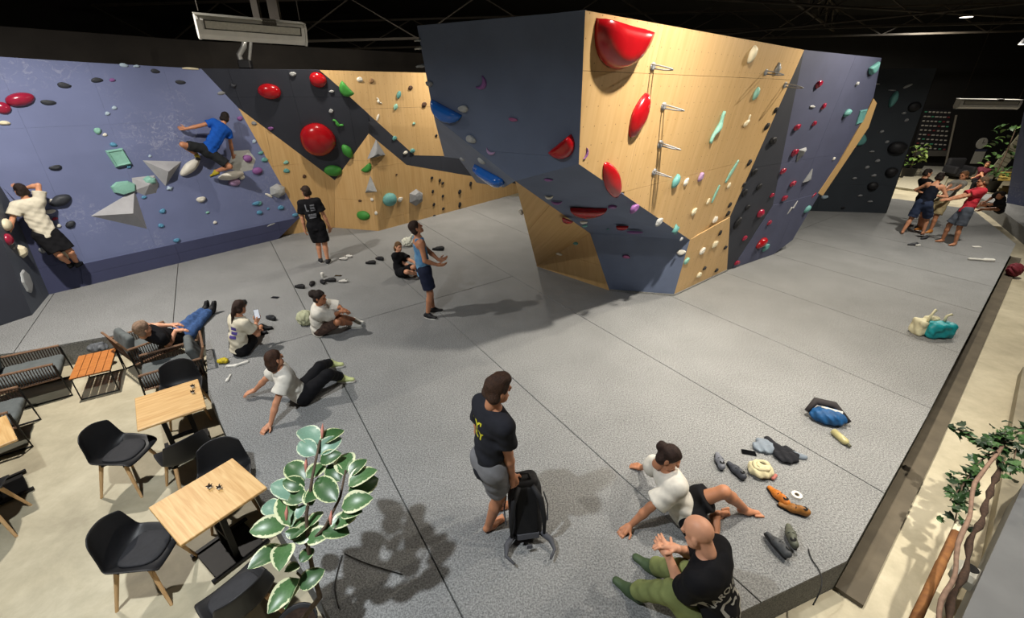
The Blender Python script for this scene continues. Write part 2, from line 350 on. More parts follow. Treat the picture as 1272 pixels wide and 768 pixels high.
# centre tower
w = wall('wall_center', 'overhanging free standing climbing tower in slate and plywood')
TZ = 4.4
tA, tB, tC, tD = at(518, 32, TZ), at(727, 13, TZ), at(999, 62, TZ), at(1095, 72, TZ)
t0, t1, t2, t3, t4 = at(667, 331), at(757, 361), at(837, 367), at(903, 336), at(960, 316)
PL_B = plane(tB, tC, t2); Pp = onpl(719, 204, PL_B); Sp = onpl(857, 298, PL_B); PL_A = plane(tA, tB, Pp)
Rp = onpl(640, 225, PL_A); PL_E2 = plane(t1, t2, Sp); Qp = onpl(733, 290, PL_E2); Vp = onpl(539, 145, PL_A)
PL_E1 = plane(Rp, Pp, Sp); PL_E1b = plane(Rp, Sp, Qp); PL_D = plane(t0, t1, Qp); PL_D2 = plane(t0, Qp, Rp)
PL_F = plane(Vp, Rp, V(.3, 8.6, 1.4))
poly3(w, [tA, tB, Pp, Rp, Vp], M_SLATE, gap=.002, size=(9, 9))
poly3(w, [Rp, Pp, Sp], M_SLATE, gap=.002, size=(9, 9)); poly3(w, [Rp, Sp, Qp], M_SLATE, gap=.002, size=(9, 9))
poly3(w, [t1, t2, Sp, Qp], M_SLATE, size=(9, 9))
poly3(w, [t0, t1, Qp], M_PLY2, size=(1.25, 2.4), gap=.006); poly3(w, [t0, Qp, Rp], M_PLY2, size=(9, 9), gap=.006)
facet(w, [(539, 145), (640, 225), (626, 233), (592, 227), (570, 197), (552, 195)], PL_F, M_GBLUE, size=(9, 9))
facet(w, [(727, 13), (999, 62), (907, 270), (857, 298), (719, 204)], PL_B, M_PLY, size=(2.5, 1.4), phase=(.1, .45))
PL_B2 = plane(Sp, t2, t3); facet(w, [(857, 298), (907, 270), (903, 336), (837, 367)], PL_B2, M_PLY, size=(2.5, 1.4))
PL_G = plane(t3, t4, tC)
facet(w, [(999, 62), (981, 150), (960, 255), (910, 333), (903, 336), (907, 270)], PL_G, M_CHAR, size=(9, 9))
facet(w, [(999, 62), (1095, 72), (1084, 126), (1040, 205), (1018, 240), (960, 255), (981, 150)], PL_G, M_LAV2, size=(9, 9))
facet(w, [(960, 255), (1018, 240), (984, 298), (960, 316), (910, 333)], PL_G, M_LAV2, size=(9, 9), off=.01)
edge = [onpl(x, y, PL_G) for x, y in [(1084, 122), (1088, 128), (1078, 158), (1021, 243), (1016, 240), (1040, 204), (1072, 148)]]
MB().prism([p + PL_G[1] * .02 for p in edge], PL_G[1], .1).build('plywood_edge', M_PLY2, w)
bk = [tA, V(.2, 10.2, TZ), V(4.2, 13.2, TZ), onpl(1094, 73, PL_G)]
cap_c = V(3.5, 9.2, TZ); MB().prism([cap_c + (p - cap_c) * V(.94, .94, 1) - V(0, 0, .05) for p in (tA, tB, tC, tD, bk[2], bk[1])], (0, 0, 1), .05).build('tower_top', M_DKBROWN, w)
mbk = MB()
mbk.add([tA, bk[1], t0 + V(.25, .6, 0), Rp + V(.1, .25, 0), Vp + V(.05, .15, 0)], [(0, 1, 2, 3, 4)]); mbk.add([bk[1], bk[2], V(5.5, 12, 0), t0 + V(.25, .6, 0)], [(0, 1, 2, 3)])
mbk.add([bk[2], tD + V(-.05, .1, 0), onpl(1018, 240, PL_G) + V(-.06, .1, 0), t4 + V(-.05, .15, 0), V(5.5, 12, 0)], [(0, 1, 2, 3, 4)])
mbk.build('tower_back', M_DKBROWN, w)
mk = MB()
for a, b in ((t1, t2), (t2, t3)): mk.bar(a + V(0, -.02, .015), b + V(0, -.02, .015), .03, .03)
mk.build('tower_skirting', M_CARPET2, w)
# dark wall behind at the right
w = wall('wall_back_right', 'ink coloured climbing wall standing behind the tower at the right')
wb0, wb1 = at(1005, 262), at(1100, 265); PL_W = vplane(wb0, wb1)
facet(w, [(930, 259.7), (1100, 265), (1164, 85), (930, 86)], PL_W, M_BWALL, size=(2.5, 4.6), gap=.003)
s0, s1 = onpl(1100, 265, PL_W), onpl(1164, 85, PL_W)
poly3(w, [s0, s0 + V(.5, 1.8, 0), s1 + V(.5, 1.8, 0), s1], M_BLACK, size=(9, 9))
# rear shell and roof
def shell(name, c, size, m, label): o = MB().box(c, size).build(name, m); tag(o, label, kind='structure'); return o
shell('wall_rear', (8, 27.3, 3.4), (54, .3, 7.7), M_BLACK, 'black rear wall of the hall')
shell('wall_left_outer', (-14.5, 11, 3.4), (.3, 38, 7.7), M_BLACK, 'black side wall of the hall at the far left')
shell('wall_right', (32, 11, 3.4), (.3, 38, 7.7), M_BLACK, 'dark side wall of the hall at the far right')
shell('ceiling', (8, 10, 7.3), (56, 40, .2), M_CEIL, 'black roof of the hall')
lw = MB().prism([V(-11.6, 8.6, 4.9), V(-8.0, 13.6, 4.9), V(-2.4, 18.4, 4.9), V(-2.3, 18.6, 4.9), V(-8.1, 13.9, 4.9), V(-11.8, 8.8, 4.9)], (0, 0, 1), .85)
tag(lw.build('wall_upper_left', M_DKBROWN), 'brown black wall strip above the left climbing walls', kind='structure')
# roof trusses
def truss(name, a, b, hgt, label, nb=14):
    o = empty(name); tag(o, label, 'roof truss', 'roof trusses')
    a, b = np.array(a, float), np.array(b, float); up = V(0, 0, hgt)
    MB().bar(a, b, .07, .07).build('bottom_chord', M_STEEL, o); MB().bar(a + up, b + up, .07, .07).build('top_chord', M_STEEL, o)
    for i in range(nb):
        p = a + (b - a) * (i / nb); q = a + (b - a) * ((i + 1) / nb)
        MB().bar(p if i % 2 else p + up, q + up if i % 2 else q, .035, .035).build('web_bar', M_STEEL, o)
truss('roof_truss', (-13, 16.5, 5.0), (31, 16.5, 6.0), 1.1, 'dark steel roof truss crossing directly above the tower and back walls', 22)
truss('roof_truss', (-13, 22, 5.2), (31, 22, 6.2), 1.0, 'dark steel roof truss farthest back in the hall', 20)
truss('roof_truss', (3, 8, 5.6), (16, 26, 6.4), .8, 'dark steel roof truss running diagonally to the back above the tower', 14)
for i, (a, b, lb) in enumerate([((4, 12, 5.6), (26, 23, 6.4), 'thin dark roof tie rod slanting above the tower'), ((5, 15, 5.1), (24, 15, 6.8), 'thin roof tie rod rising to the right above the ink wall'), ((8, 12, 6.2), (10.5, 24, 5.3), 'thin roof tie rod running to the back over the ink wall')]):
    tag(MB().tube([a, b], .03, 6).build('roof_tie_rod', M_STEEL), lb, 'tie rod', 'roof tie rods')
# ---------------- hall lamps: each a hanging high bay lamp with its light
M_LAMPB = mat('lamp_housing', '#26262a', .5)
M_GLOW = mat('lamp_disc', '#ffffff', emit='#fff2dc', estr=12.)
LAMP_LABELS = ['high bay lamp hanging above the mat in front of the tower', 'cool white high bay lamp hanging above the cafe tables', 'high bay lamp hanging above the lounge chairs and left wall', 'high bay lamp hanging to the right of the tower',
               'high bay lamp hanging above the group of men at the right', 'high bay lamp hanging above the standing man in black', 'lit high bay lamp glowing near the top right corner', 'high bay lamp hanging behind the tower', 'high bay lamp hanging above the aisle at the right']
LAMP_LABELS.append('lit high bay lamp at the right edge above the far mat')
for (x, y, z, wt, c, sz, aim, spr), lb in zip(LAMPS, LAMP_LABELS):
    o = empty('high_bay_lamp', (x, y, z)); tag(o, lb, 'lamp', 'high bay lamps')
    MB().lathe([(.05, .3), (.09, .28), (.2, .06), (.22, .03), (.22, .02)], 20).build('housing', M_LAMPB, o, True)
    MB().lathe([(.001, .019), (.2, .019), (.2, .012), (.001, .012)], 20).build('diffuser', M_GLOW, o)
    MB().tube([(0, 0, .3), (0, 0, 7.15 - z)], .008, 6).build('cable', M_LAMPB, o)
    ld = bpy.data.lights.new('lamp_light', 'AREA'); ld.shape = 'DISK'; ld.size = sz; ld.energy = wt; ld.color = c; ld.spread = math.radians(spr)
    lo = bpy.data.objects.new('lamp_light', ld); COL.objects.link(lo); lo.parent = o; lo.location = (0, 0, -.01)
    if aim: lo.rotation_euler = (Vector(aim) - Vector((x, y, z))).to_track_quat('-Z', 'Y').to_euler()
# ================================================================= HOLDS AND VOLUMES
HC = {'red': '#a01018', 'crimson': '#94203a', 'green': '#3f8c3a', 'blue': '#1d62b8', 'mint': '#86b8a8', 'teal': '#629c98', 'skyblue': '#5891b2', 'white': '#dedace', 'cream': '#dcd2b4', 'silver': '#a4a6a6',
      'grey': '#85878a', 'black': '#1b1b1e', 'charcoal': '#33363c', 'purple': '#84558f', 'pink': '#96557e', 'tan': '#8a6a48', 'paleblue': '#a9bccb', 'brown': '#50392a', 'mauve': '#a98bb0'}
def hmat(c):
    gl = c in ('red', 'blue', 'crimson')
    return mat('hold_' + c, HC[c], rough=.22 if gl else .55, var=.06, scale=9, bump=0 if gl else .25, bscale=70, coat=.35 if gl else 0)
def loft(outline, layers):
    """outline: 2d points; layers: (scale, dx, dy, z)"""
    P = np.array(outline, float); c = P.mean(0); n = len(P); v = []; f = []
    for s, dx, dy, z in layers:
        for p in P: v.append((c[0] + (p[0] - c[0]) * s + dx, c[1] + (p[1] - c[1]) * s + dy, z))
    m = len(layers)
    for i in range(m - 1):
        for j in range(n): f.append((i * n + j, i * n + (j + 1) % n, (i + 1) * n + (j + 1) % n, (i + 1) * n + j))
    v.append((c[0] + layers[-1][1], c[1] + layers[-1][2], layers[-1][3])); k = len(v) - 1
    for j in range(n): f.append(((m - 1) * n + j, (m - 1) * n + (j + 1) % n, k))
    f.append(tuple(range(n))[::-1])
    return v, f
def ring2(n, fx): return [fx(2 * math.pi * i / n) for i in range(n)]
def strip(center, width, dep, n=14, k=7):
    """curved ridge: half ellipse section swept along a 2d line"""
    v = []; f = []
    for i in range(n):
        t = i / (n - 1); p = np.array(center(t)); q = np.array(center(min(1, t + .01))) - np.array(center(max(0, t - .01))); q = q / (np.linalg.norm(q) + 1e-9); s = np.array([-q[1], q[0]]); w = max(width(t), .004)
        for j in range(k):
            a = math.pi * j / (k - 1); xy = p + s * w * math.cos(a); v.append((xy[0], xy[1], dep * (w / max(width(.5), 1e-3)) ** .6 * math.sin(a)))
    for i in range(n - 1):
        for j in range(k - 1): f.append((i * k + j, i * k + j + 1, (i + 1) * k + j + 1, (i + 1) * k + j))
        f.append((i * k + k - 1, i * k, (i + 1) * k, (i + 1) * k + k - 1))
    f += [tuple(range(k))[::-1], tuple(range((n - 1) * k, n * k))]
    return v, f
HM = {}
def hold_shape(kind, var, asp):
    key = (kind, var, round(asp * 4))
    if key in HM: return HM[key]
    r = random.Random(hash((kind, var)) % 1000 if False else (sum(map(ord, kind)) * 7 + var)); h = asp
    ph = [r.uniform(0, 6.28) for _ in range(4)]; lump = lambda a: 1 + .10 * math.sin(2 * a + ph[0]) + .07 * math.sin(3 * a + ph[1])
    if kind in ('jug', 'small'):
        o = ring2(14, lambda a: (.5 * math.cos(a) * lump(a), .5 * h * math.sin(a) * lump(a)))
        vf = loft(o, [(1, 0, 0, 0), (1.0, 0, .02, .08), (.95, 0, .07 * h, .2), (.8, .01, .15 * h, .33), (.5, .01, .2 * h, .40), (.25, .01, .15 * h, .36)])
    elif kind == 'crimp':
        o = ring2(14, lambda a: (.5 * math.cos(a) * lump(a), .5 * h * math.sin(a) * lump(a)))
        vf = loft(o, [(1, 0, 0, 0), (1.0, 0, .02, .06), (.9, 0, .1 * h, .16), (.72, 0, .2 * h, .24), (.4, 0, .2 * h, .25)])
    elif kind == 'dome':
        o = ring2(26, lambda a: (.5 * math.cos(a) * (1 + .03 * math.sin(3 * a + ph[0])), .5 * h * math.sin(a) * (1 + .03 * math.sin(2 * a + ph[1]))))
        vf = loft(o, [(1, 0, 0, 0), (.99, 0, 0, .05)] + [(math.cos(t), 0, .02, .05 + .33 * math.sin(t)) for t in (.25, .5, .75, 1.0, 1.25, 1.42)])
    elif kind == 'half':      # flat top edge, round below, scooped face
        o = [(.5 * math.cos(math.pi + math.pi * i / 16), .28 * h + .78 * h * math.sin(math.pi + math.pi * i / 16)) for i in range(17)] + [(.3, .29 * h), (0, .28 * h), (-.3, .29 * h)]
        vf = loft(o, [(1, 0, 0, 0), (.99, 0, 0, .07), (.94, 0, .03 * h, .16), (.84, 0, .05 * h, .24), (.62, 0, .06 * h, .29), (.36, 0, .05 * h, .3), (.15, 0, .05 * h, .3)])
    elif kind == 'leaf':      # tall pointed oval
        o = ring2(22, lambda a: (.5 * math.cos(a) * (1 - .35 * abs(math.sin(a)) ** 3), .5 * h * math.sin(a)))
        vf = loft(o, [(1, 0, 0, 0), (.98, 0, 0, .1), (.86, 0, .02, .24), (.6, .04, .03, .36), (.3, .05, .03, .4)])
    elif kind == 'crescent':
        vf = strip(lambda t: (.42 * math.cos(math.pi * (1.12 + .76 * t)), h * (.5 + .75 * math.sin(math.pi * (1.12 + .76 * t)))), lambda t: .2 * h * math.sin(math.pi * min(max(t, .03), .97)) ** .8, .22)
    elif kind == 'bean':
        vf = strip(lambda t: (-.4 + .8 * t, .16 * h * math.sin(2.6 * math.pi * t)), lambda t: .22 * h * (math.sin(math.pi * min(max(t, .05), .95)) ** .5) * (1 + .25 * math.cos(4 * math.pi * t)), .22)
    elif kind == 'bar':
        vf = strip(lambda t: (-.5 + t, .05 * h * math.sin(5 * t)), lambda t: .32 * h * math.sin(math.pi * min(max(t, .06), .94)) ** .35, .16)
    elif kind == 'bolt':      # zig zag
        vf = strip(lambda t: (-.5 + t, .3 * h * (1 - 4 * abs(t - .5) if t < .5 else 1 - 4 * abs(t - .5)) * (1 if t < .5 else -1) * .6), lambda t: .14 * h * math.sin(math.pi * min(max(t, .05), .95)) ** .5, .12)
    elif kind == 'plate':
        o = [(.5 * math.cos(a), .5 * h * math.sin(a)) for a in [ph[0] * .1 + x for x in (.1, .9, 1.8, 2.6, 3.5, 4.3, 5.4)]]
        vf = loft(o, [(1, 0, 0, 0), (.97, 0, 0, .1), (.86, 0, 0, .2), (.5, 0, 0, .22)])
    elif kind == 'gem':
        o = [(.5 * math.cos(a), .5 * h * math.sin(a)) for a in [.4 + 2 * math.pi * i / 6 for i in range(6)]]
        vf = loft(o, [(1, 0, 0, 0), (.95, 0, 0, .08), (.62, 0, .03, .34), (.3, 0, .03, .4)])
    elif kind == 'star':
        o = [((.5 if i % 2 == 0 else .27) * math.cos(.3 + math.pi * i / 4), h * (.5 if i % 2 == 0 else .27) * math.sin(.3 + math.pi * i / 4)) for i in range(8)]
        vf = loft(o, [(1, 0, 0, 0), (.97, 0, 0, .1), (.8, 0, 0, .22), (.3, 0, 0, .3)])
    elif kind == 'quad':
        o = [(-.5, .42 * h), (.32, .5 * h), (.5, -.4 * h), (-.3, -.5 * h)]
        vf = loft(o, [(1, 0, 0, 0), (.98, 0, 0, .12), (.84, 0, 0, .22), (.7, 0, 0, .16), (.3, 0, 0, .14)])
    elif kind == 'tri':
        o = [(-.5, .4 * h), (.5, .5 * h), (-.1, -.5 * h)]
        vf = loft(o, [(1, 0, 0, 0), (.96, 0, 0, .06), (.35, .1, .1 * h, .26), (.05, .1, .1 * h, .3)])
    elif kind == 'ring':      # protruding loop handle: two posts and a bowed bar
        m = MB(); m.tube([(-.5 * math.cos(a) * .32, 0, .1 + 1.0 * math.sin(a)) if False else (.3 * math.cos(a), .05 * math.sin(a * 2), 1.0 * math.sin(a) ** .5) for a in [math.pi * i / 14 for i in range(15)]], .062, 8)
        m.lathe([(.36, 0), (.34, .05), (.2, .06)], 14); vf = (m.v, m.f)
    elif kind == 'hook':
        m = MB(); m.tube([(0, 0, 0), (0, 0, .35), (.05, .1, .6), (0, .3, .75)], [.2, .14, .11, .09], 8); vf = (m.v, m.f)
    sm = kind not in ('gem', 'tri', 'plate', 'quad')
    me = pymesh('hold_' + kind, vf[0], vf[1], sm)
    HM[key] = (me.vertices.values() and [tuple(x.co) for x in me.vertices], [tuple(p.vertices) for p in me.polygons], sm); bpy.data.meshes.remove(me)
    return HM[key]
HOLDS = []
PLN = {}
def put_hold(px, py, wpx, hpx, kind, col, surf, rot=0., dscale=1., wname=None):
    pl = PLN[surf]; P = onpl(px, py, pl); u, v, n = basis(pl[1]); W = wpx * depth(P) / FPX * (.86 if kind in ('crimp', 'jug', 'small', 'bar') else .95)
    # undo the slant under which the facet is seen
    vd = nrm(ORG - P); cu = max(.35, math.sqrt(max(0., 1 - np.dot(u, vd) ** 2)))
    asp = max(.15, hpx / wpx); vs, fs, sm = hold_shape(kind, len(HOLDS) % 3, asp)
    a = math.radians(rot); U = math.cos(a) * u + math.sin(a) * v; Vv = -math.sin(a) * u + math.cos(a) * v
    Vs = np.array(vs); D = W * math.sqrt(min(asp, 1.6)) if kind not in ('ring', 'hook') else W
    X = (Vs[:, 0] * math.cos(a) - Vs[:, 1] * math.sin(a)) * W; Y = (Vs[:, 0] * math.sin(a) + Vs[:, 1] * math.cos(a)) * W
    cv = math.sqrt(max(0., 1 - np.dot(v, vd) ** 2)); st = 1 / max(.72, cu) if kind in ('half', 'tri', 'quad', 'plate') else 1 / max(.85, cu); sv = 1 / max(.5, cv)
    pts = np.outer(X * st, u) + np.outer(Y * sv, v) + np.outer(Vs[:, 2] * D * dscale + .001, n)
    nm = wname or {'jug': 'jug_hold', 'small': 'foothold', 'crimp': 'edge_hold', 'dome': 'dome_hold', 'half': 'scoop_hold', 'leaf': 'leaf_hold', 'crescent': 'crescent_hold', 'bean': 'bean_hold', 'bar': 'bar_hold', 'bolt': 'zigzag_hold',
                  'plate': 'plate_hold', 'gem': 'faceted_hold', 'star': 'star_hold', 'quad': 'square_hold', 'tri': 'triangle_volume', 'ring': 'loop_hold', 'hook': 'hook_hold'}[kind]
    me = pymesh(nm, pts, fs, sm); o = link(nm, me, hmat(col)); o.location = tuple(P)
    HOLDS.append((o, px, py, wpx, nm.replace('_', ' '), col, surf)); return o
SURF_TXT = {'L': 'on the lavender left wall', 'G1': 'on the grey arete at the far left', 'N': 'on the navy corner at the far left', 'M1': 'on the narrow plywood strip beside the lavender wall', 'MD': 'on the charcoal facet of the back wall', 'M2': 'on the middle plywood facet of the back wall', 'M3': 'on the long plywood back wall',
            'A': 'on the slate face of the tower', 'E': 'on the slate underside of the tower', 'E2': 'on the slate foot of the tower', 'D': 'on the shaded plywood foot of the tower', 'F': 'on the grey blue left flank of the tower', 'B': 'on the plywood face of the tower', 'B2': 'on the lower plywood face of the tower', 'G': 'on the dusky right face of the tower', 'W': 'on the ink wall at the back'}
PLN.update(L=PL_L, G1=PL_G1, N=plane(b0, c_, apex), M1=PL_M1, MD=PL_MD, M2=PL_M2, M3=PL_M3, A=PL_A, E=PL_E1, E2=PL_E2, D=PL_D, F=PL_F, B=PL_B, B2=PL_B2, G=PL_G, W=PL_W)
def batch(x0, y0, s, rows):
    for r in rows: put_hold(x0 + r[0] / s, y0 + r[1] / s, r[2] / s, r[3] / s, *r[4:])
batch(0, 60, 3.84, [
 (95, 245, 115, 60, 'dome', 'crimson', 'L', 15), (12, 285, 60, 55, 'dome', 'crimson', 'L'), (20, 357, 45, 24, 'jug', 'cream', 'L'),
 (305, 178, 58, 28, 'crimp', 'charcoal', 'L'), (230, 260, 60, 28, 'crimp', 'charcoal', 'L'), (462, 153, 52, 25, 'crimp', 'charcoal', 'L'), (740, 110, 42, 22, 'crimp', 'charcoal', 'L'), (860, 163, 45, 22, 'crimp', 'charcoal', 'L'), (1055, 215, 38, 17, 'crimp', 'grey', 'L'),
 (590, 82, 40, 18, 'crimp', 'paleblue', 'L'), (650, 86, 28, 14, 'small', 'paleblue', 'L'), (908, 97, 76, 20, 'bar', 'cream', 'L'), (535, 152, 28, 16, 'small', 'purple', 'L'),
 (545, 285, 22, 20, 'small', 'paleblue', 'L'), (512, 312, 24, 18, 'small', 'paleblue', 'L'), (465, 395, 30, 36, 'jug', 'mint', 'L'), (500, 413, 20, 18, 'small', 'white', 'L'), (540, 460, 28, 24, 'jug', 'skyblue', 'L'),
 (565, 522, 84, 88, 'quad', 'mint', 'L'), (615, 566, 20, 20, 'small', 'skyblue', 'L'), (715, 515, 16, 14, 'small', 'paleblue', 'L'), (590, 665, 104, 68, 'plate', 'mint', 'L'), (710, 633, 66, 50, 'gem', 'mint', 'L', 0, 1.3),
 (808, 668, 34, 26, 'star', 'paleblue', 'L'), (687, 711, 26, 14, 'small', 'skyblue', 'L'), (265, 570, 52, 28, 'jug', 'charcoal', 'L'), (288, 726, 92, 52, 'leaf', 'charcoal', 'L', 20), (245, 730, 26, 24, 'small', 'white', 'L'),
 (905, 567, 118, 46, 'leaf', 'white', 'L', 35), (1118, 660 - 20, 52, 36, 'dome', 'mauve', 'L')])
batch(0, 200, 3.84, [
 (958, 184, 42, 32, 'jug', 'white', 'L'), (775, 240, 28, 26, 'jug', 'skyblue', 'L'), (768, 309, 26, 24, 'jug', 'skyblue', 'L'), (842, 379, 30, 26, 'jug', 'skyblue', 'L'), (990, 246, 18, 14, 'small', 'mint', 'L'), (1025, 294, 20, 16, 'small', 'white', 'L'),
 (240, 242, 42, 24, 'jug', 'white', 'L'), (262, 276, 24, 18, 'small', 'crimson', 'L'), (335, 302, 44, 30, 'leaf', 'charcoal', 'L', 30), (280, 310, 22, 24, 'small', 'white', 'L'),
 (25, 305, 64, 56, 'dome', 'cream', 'G1'), (35, 375, 50, 60, 'dome', 'crimson', 'G1'), (98, 432, 58, 66, 'gem', 'cream', 'G1'), (125, 575, 78, 118, 'plate', 'silver', 'G1', 0, .4),
 (250, 395, 42, 34, 'jug', 'crimson', 'L'), (205, 425, 34, 36, 'jug', 'grey', 'L'), (322, 402, 30, 30, 'jug', 'mint', 'L'), (300, 455, 44, 60, 'leaf', 'cream', 'L')])
batch(240, 60, 3.84, [
 (255, 527, 46, 38, 'dome', 'purple', 'L', 0, 1.4), (305, 585, 46, 34, 'dome', 'purple', 'L'), (180, 607, 116, 42, 'leaf', 'white', 'L', 5), (232, 616, 28, 24, 'small', 'white', 'L'),
 (322, 500, 26, 18, 'jug', 'teal', 'L'), (340, 533, 30, 22, 'jug', 'teal', 'L'), (290, 445, 20, 18, 'small', 'paleblue', 'L'), (222, 335, 26, 26, 'jug', 'purple', 'L'), (402, 680, 78, 70, 'gem', 'silver', 'L'), (360, 702, 38, 22, 'bar', 'white', 'L', -35),
 (300, 741, 38, 22, 'jug', 'skyblue', 'L'), (290, 358, 24, 26, 'jug', 'grey', 'M1'), (370, 382, 26, 22, 'jug', 'purple', 'MD'), (190, 178, 36, 26, 'star', 'charcoal', 'MD'),
 (365, 205, 104, 80, 'dome', 'red', 'MD'), (595, 150, 80, 70, 'dome', 'red', 'MD'), (595, 435, 166, 150, 'dome', 'red', 'MD'), (728, 197, 76, 62, 'half', 'green', 'MD', -50), (690, 358, 64, 34, 'bean', 'green', 'MD', -35),
 (735, 490, 68, 46, 'leaf', 'green', 'MD', -60), (668, 583, 84, 52, 'dome', 'green', 'MD'), (475, 123, 32, 24, 'jug', 'silver', 'MD'), (660, 205, 26, 16, 'small', 'silver', 'MD'), (658, 300, 26, 18, 'small', 'silver', 'MD'),
 (830, 572, 60, 36, 'half', 'green', 'M2', 40), (443, 545, 26, 18, 'small', 'mint', 'M1'), (445, 585, 30, 20, 'jug', 'teal', 'M1'), (530, 611, 20, 18, 'small', 'brown', 'M1'), (520, 670, 20, 14, 'small', 'brown', 'M1'),
 (793, 150, 30, 22, 'jug', 'white', 'M3'), (850, 157, 28, 18, 'small', 'tan', 'M3'), (885, 252, 42, 24, 'bean', 'white', 'M3', -55), (1035, 190, 28, 18, 'small', 'brown', 'M3'), (1100, 270, 30, 20, 'small', 'brown', 'M3'), (1158, 417, 14, 14, 'small', 'black', 'M3'),
 (980, 222, 38, 20, 'leaf', 'teal', 'M3', 65), (965, 280, 32, 20, 'leaf', 'mint', 'M3', 65), (1052, 360, 16, 18, 'small', 'mint', 'M3'), (880, 330, 36, 18, 'bar', 'white', 'M3', 65), (960, 430, 26, 18, 'small', 'teal', 'M3'), (1012, 499, 24, 16, 'small', 'white', 'M3'), (1045, 490, 26, 28, 'jug', 'teal', 'M3'),
 (868, 480, 90, 86, 'tri', 'grey', 'M3', 180), (845, 650, 58, 84, 'tri', 'silver', 'M2', 180), (935, 722, 66, 66, 'dome', 'teal', 'M3', 0, 1.3), (986, 722, 26, 24, 'jug', 'white', 'M3'), (1062, 712, 80, 82, 'gem', 'grey', 'M3', 0, .8), (795, 728, 16, 12, 'small', 'brown', 'M2'), (853, 720, 16, 14, 'small', 'white', 'M2')])
batch(320, 210, 3.84, [
 (505, 222, 62, 40, 'dome', 'green', 'M2'), (547, 147, 18, 16, 'small', 'white', 'M2'), (566, 211, 16, 20, 'small', 'white', 'M2'), (490, 152, 16, 12, 'small', 'brown', 'M2'),
 (830, 43, 16, 18, 'small', 'black', 'M3'), (835, 108, 14, 16, 'small', 'black', 'M3'), (840, 170, 14, 18, 'small', 'black', 'M3'), (842, 225, 18, 14, 'small', 'black', 'M3'), (868, 55, 14, 18, 'small', 'black', 'M3'), (882, 68, 16, 18, 'small', 'black', 'M3'), (883, 130, 16, 14, 'small', 'black', 'M3'), (885, 190, 16, 16, 'small', 'black', 'M3'), (963, 110, 18, 26, 'small', 'black', 'M3'), (963, 172, 18, 28, 'small', 'black', 'M3'), (1015, 72, 16, 24, 'small', 'black', 'M3'), (662, 27, 10, 10, 'small', 'brown', 'M3'),
 (110, 185, 30, 22, 'jug', 'skyblue', 'L'), (178, 220, 28, 20, 'jug', 'skyblue', 'L'), (8, 165, 24, 22, 'jug', 'teal', 'L'), (8, 208, 26, 26, 'jug', 'skyblue', 'L'), (50, 190, 14, 12, 'small', 'skyblue', 'L'), (63, 266, 42, 14, 'bar', 'silver', 'L', 12)])
batch(500, 0, 3.84, [
 (376, 397, 84, 60, 'crescent', 'purple', 'A', 50), (205, 535, 150, 95, 'half', 'blue', 'A', -28), (292, 520, 56, 38, 'jug', 'silver', 'A'), (328, 665, 52, 38, 'jug', 'silver', 'A'), (130, 400, 40, 34, 'jug', 'grey', 'A'),
 (82, 190, 36, 30, 'hook', 'silver', 'A', 90), (86, 228, 40, 30, 'hook', 'white', 'A', 90), (98, 312, 46, 30, 'hook', 'silver', 'A', 90), (527, 571, 46, 24, 'crimp', 'pink', 'A'), (420, 722, 54, 34, 'crescent', 'mauve', 'A', -25), (767, 705, 150, 100, 'half', 'red', 'A', 38),
 (1035, 198, 330, 250, 'half', 'red', 'B', -4), (1127, 552, 215, 96, 'leaf', 'red', 'B', 76, .6), (873, 733, 70, 30, 'crescent', 'purple', 'B', 80)])
batch(500, 170, 3.49, [
 (632, 186, 42, 20, 'crimp', 'purple', 'E'), (635, 259, 48, 28, 'crescent', 'white', 'E'), (668, 282, 62, 36, 'crescent', 'purple', 'E'), (803, 318, 165, 62, 'half', 'red', 'E'), (910, 301, 42, 24, 'jug', 'purple', 'E'), (785, 368, 36, 22, 'jug', 'white', 'E'), (790, 384, 28, 18, 'jug', 'teal', 'E'), (890, 400, 12, 10, 'small', 'teal', 'E'),
 (950, 391, 54, 34, 'half', 'red', 'E'), (1005, 412, 76, 20, 'crimp', 'purple', 'E'), (970, 520, 36, 20, 'jug', 'pink', 'E2'), (712, 362, 58, 26, 'half', 'red', 'E', -30),
 (345, 102, 42, 38, 'dome', 'silver', 'F'), (385, 165, 190, 95, 'half', 'blue', 'F', -12), (262, 96, 26, 24, 'small', 'silver', 'F'), (515, 326, 22, 32, 'jug', 'white', 'D'), (678, 506, 32, 20, 'jug', 'white', 'D'), (750, 461, 26, 18, 'jug', 'teal', 'D'), (636, 318, 34, 34, 'jug', 'cream', 'D'),
 (905, 190, 225, 74, 'leaf', 'red', 'B', -50, .5), (1000, 312, 48, 50, 'jug', 'purple', 'B'), (1105, 376, 34, 38, 'jug', 'silver', 'B')])
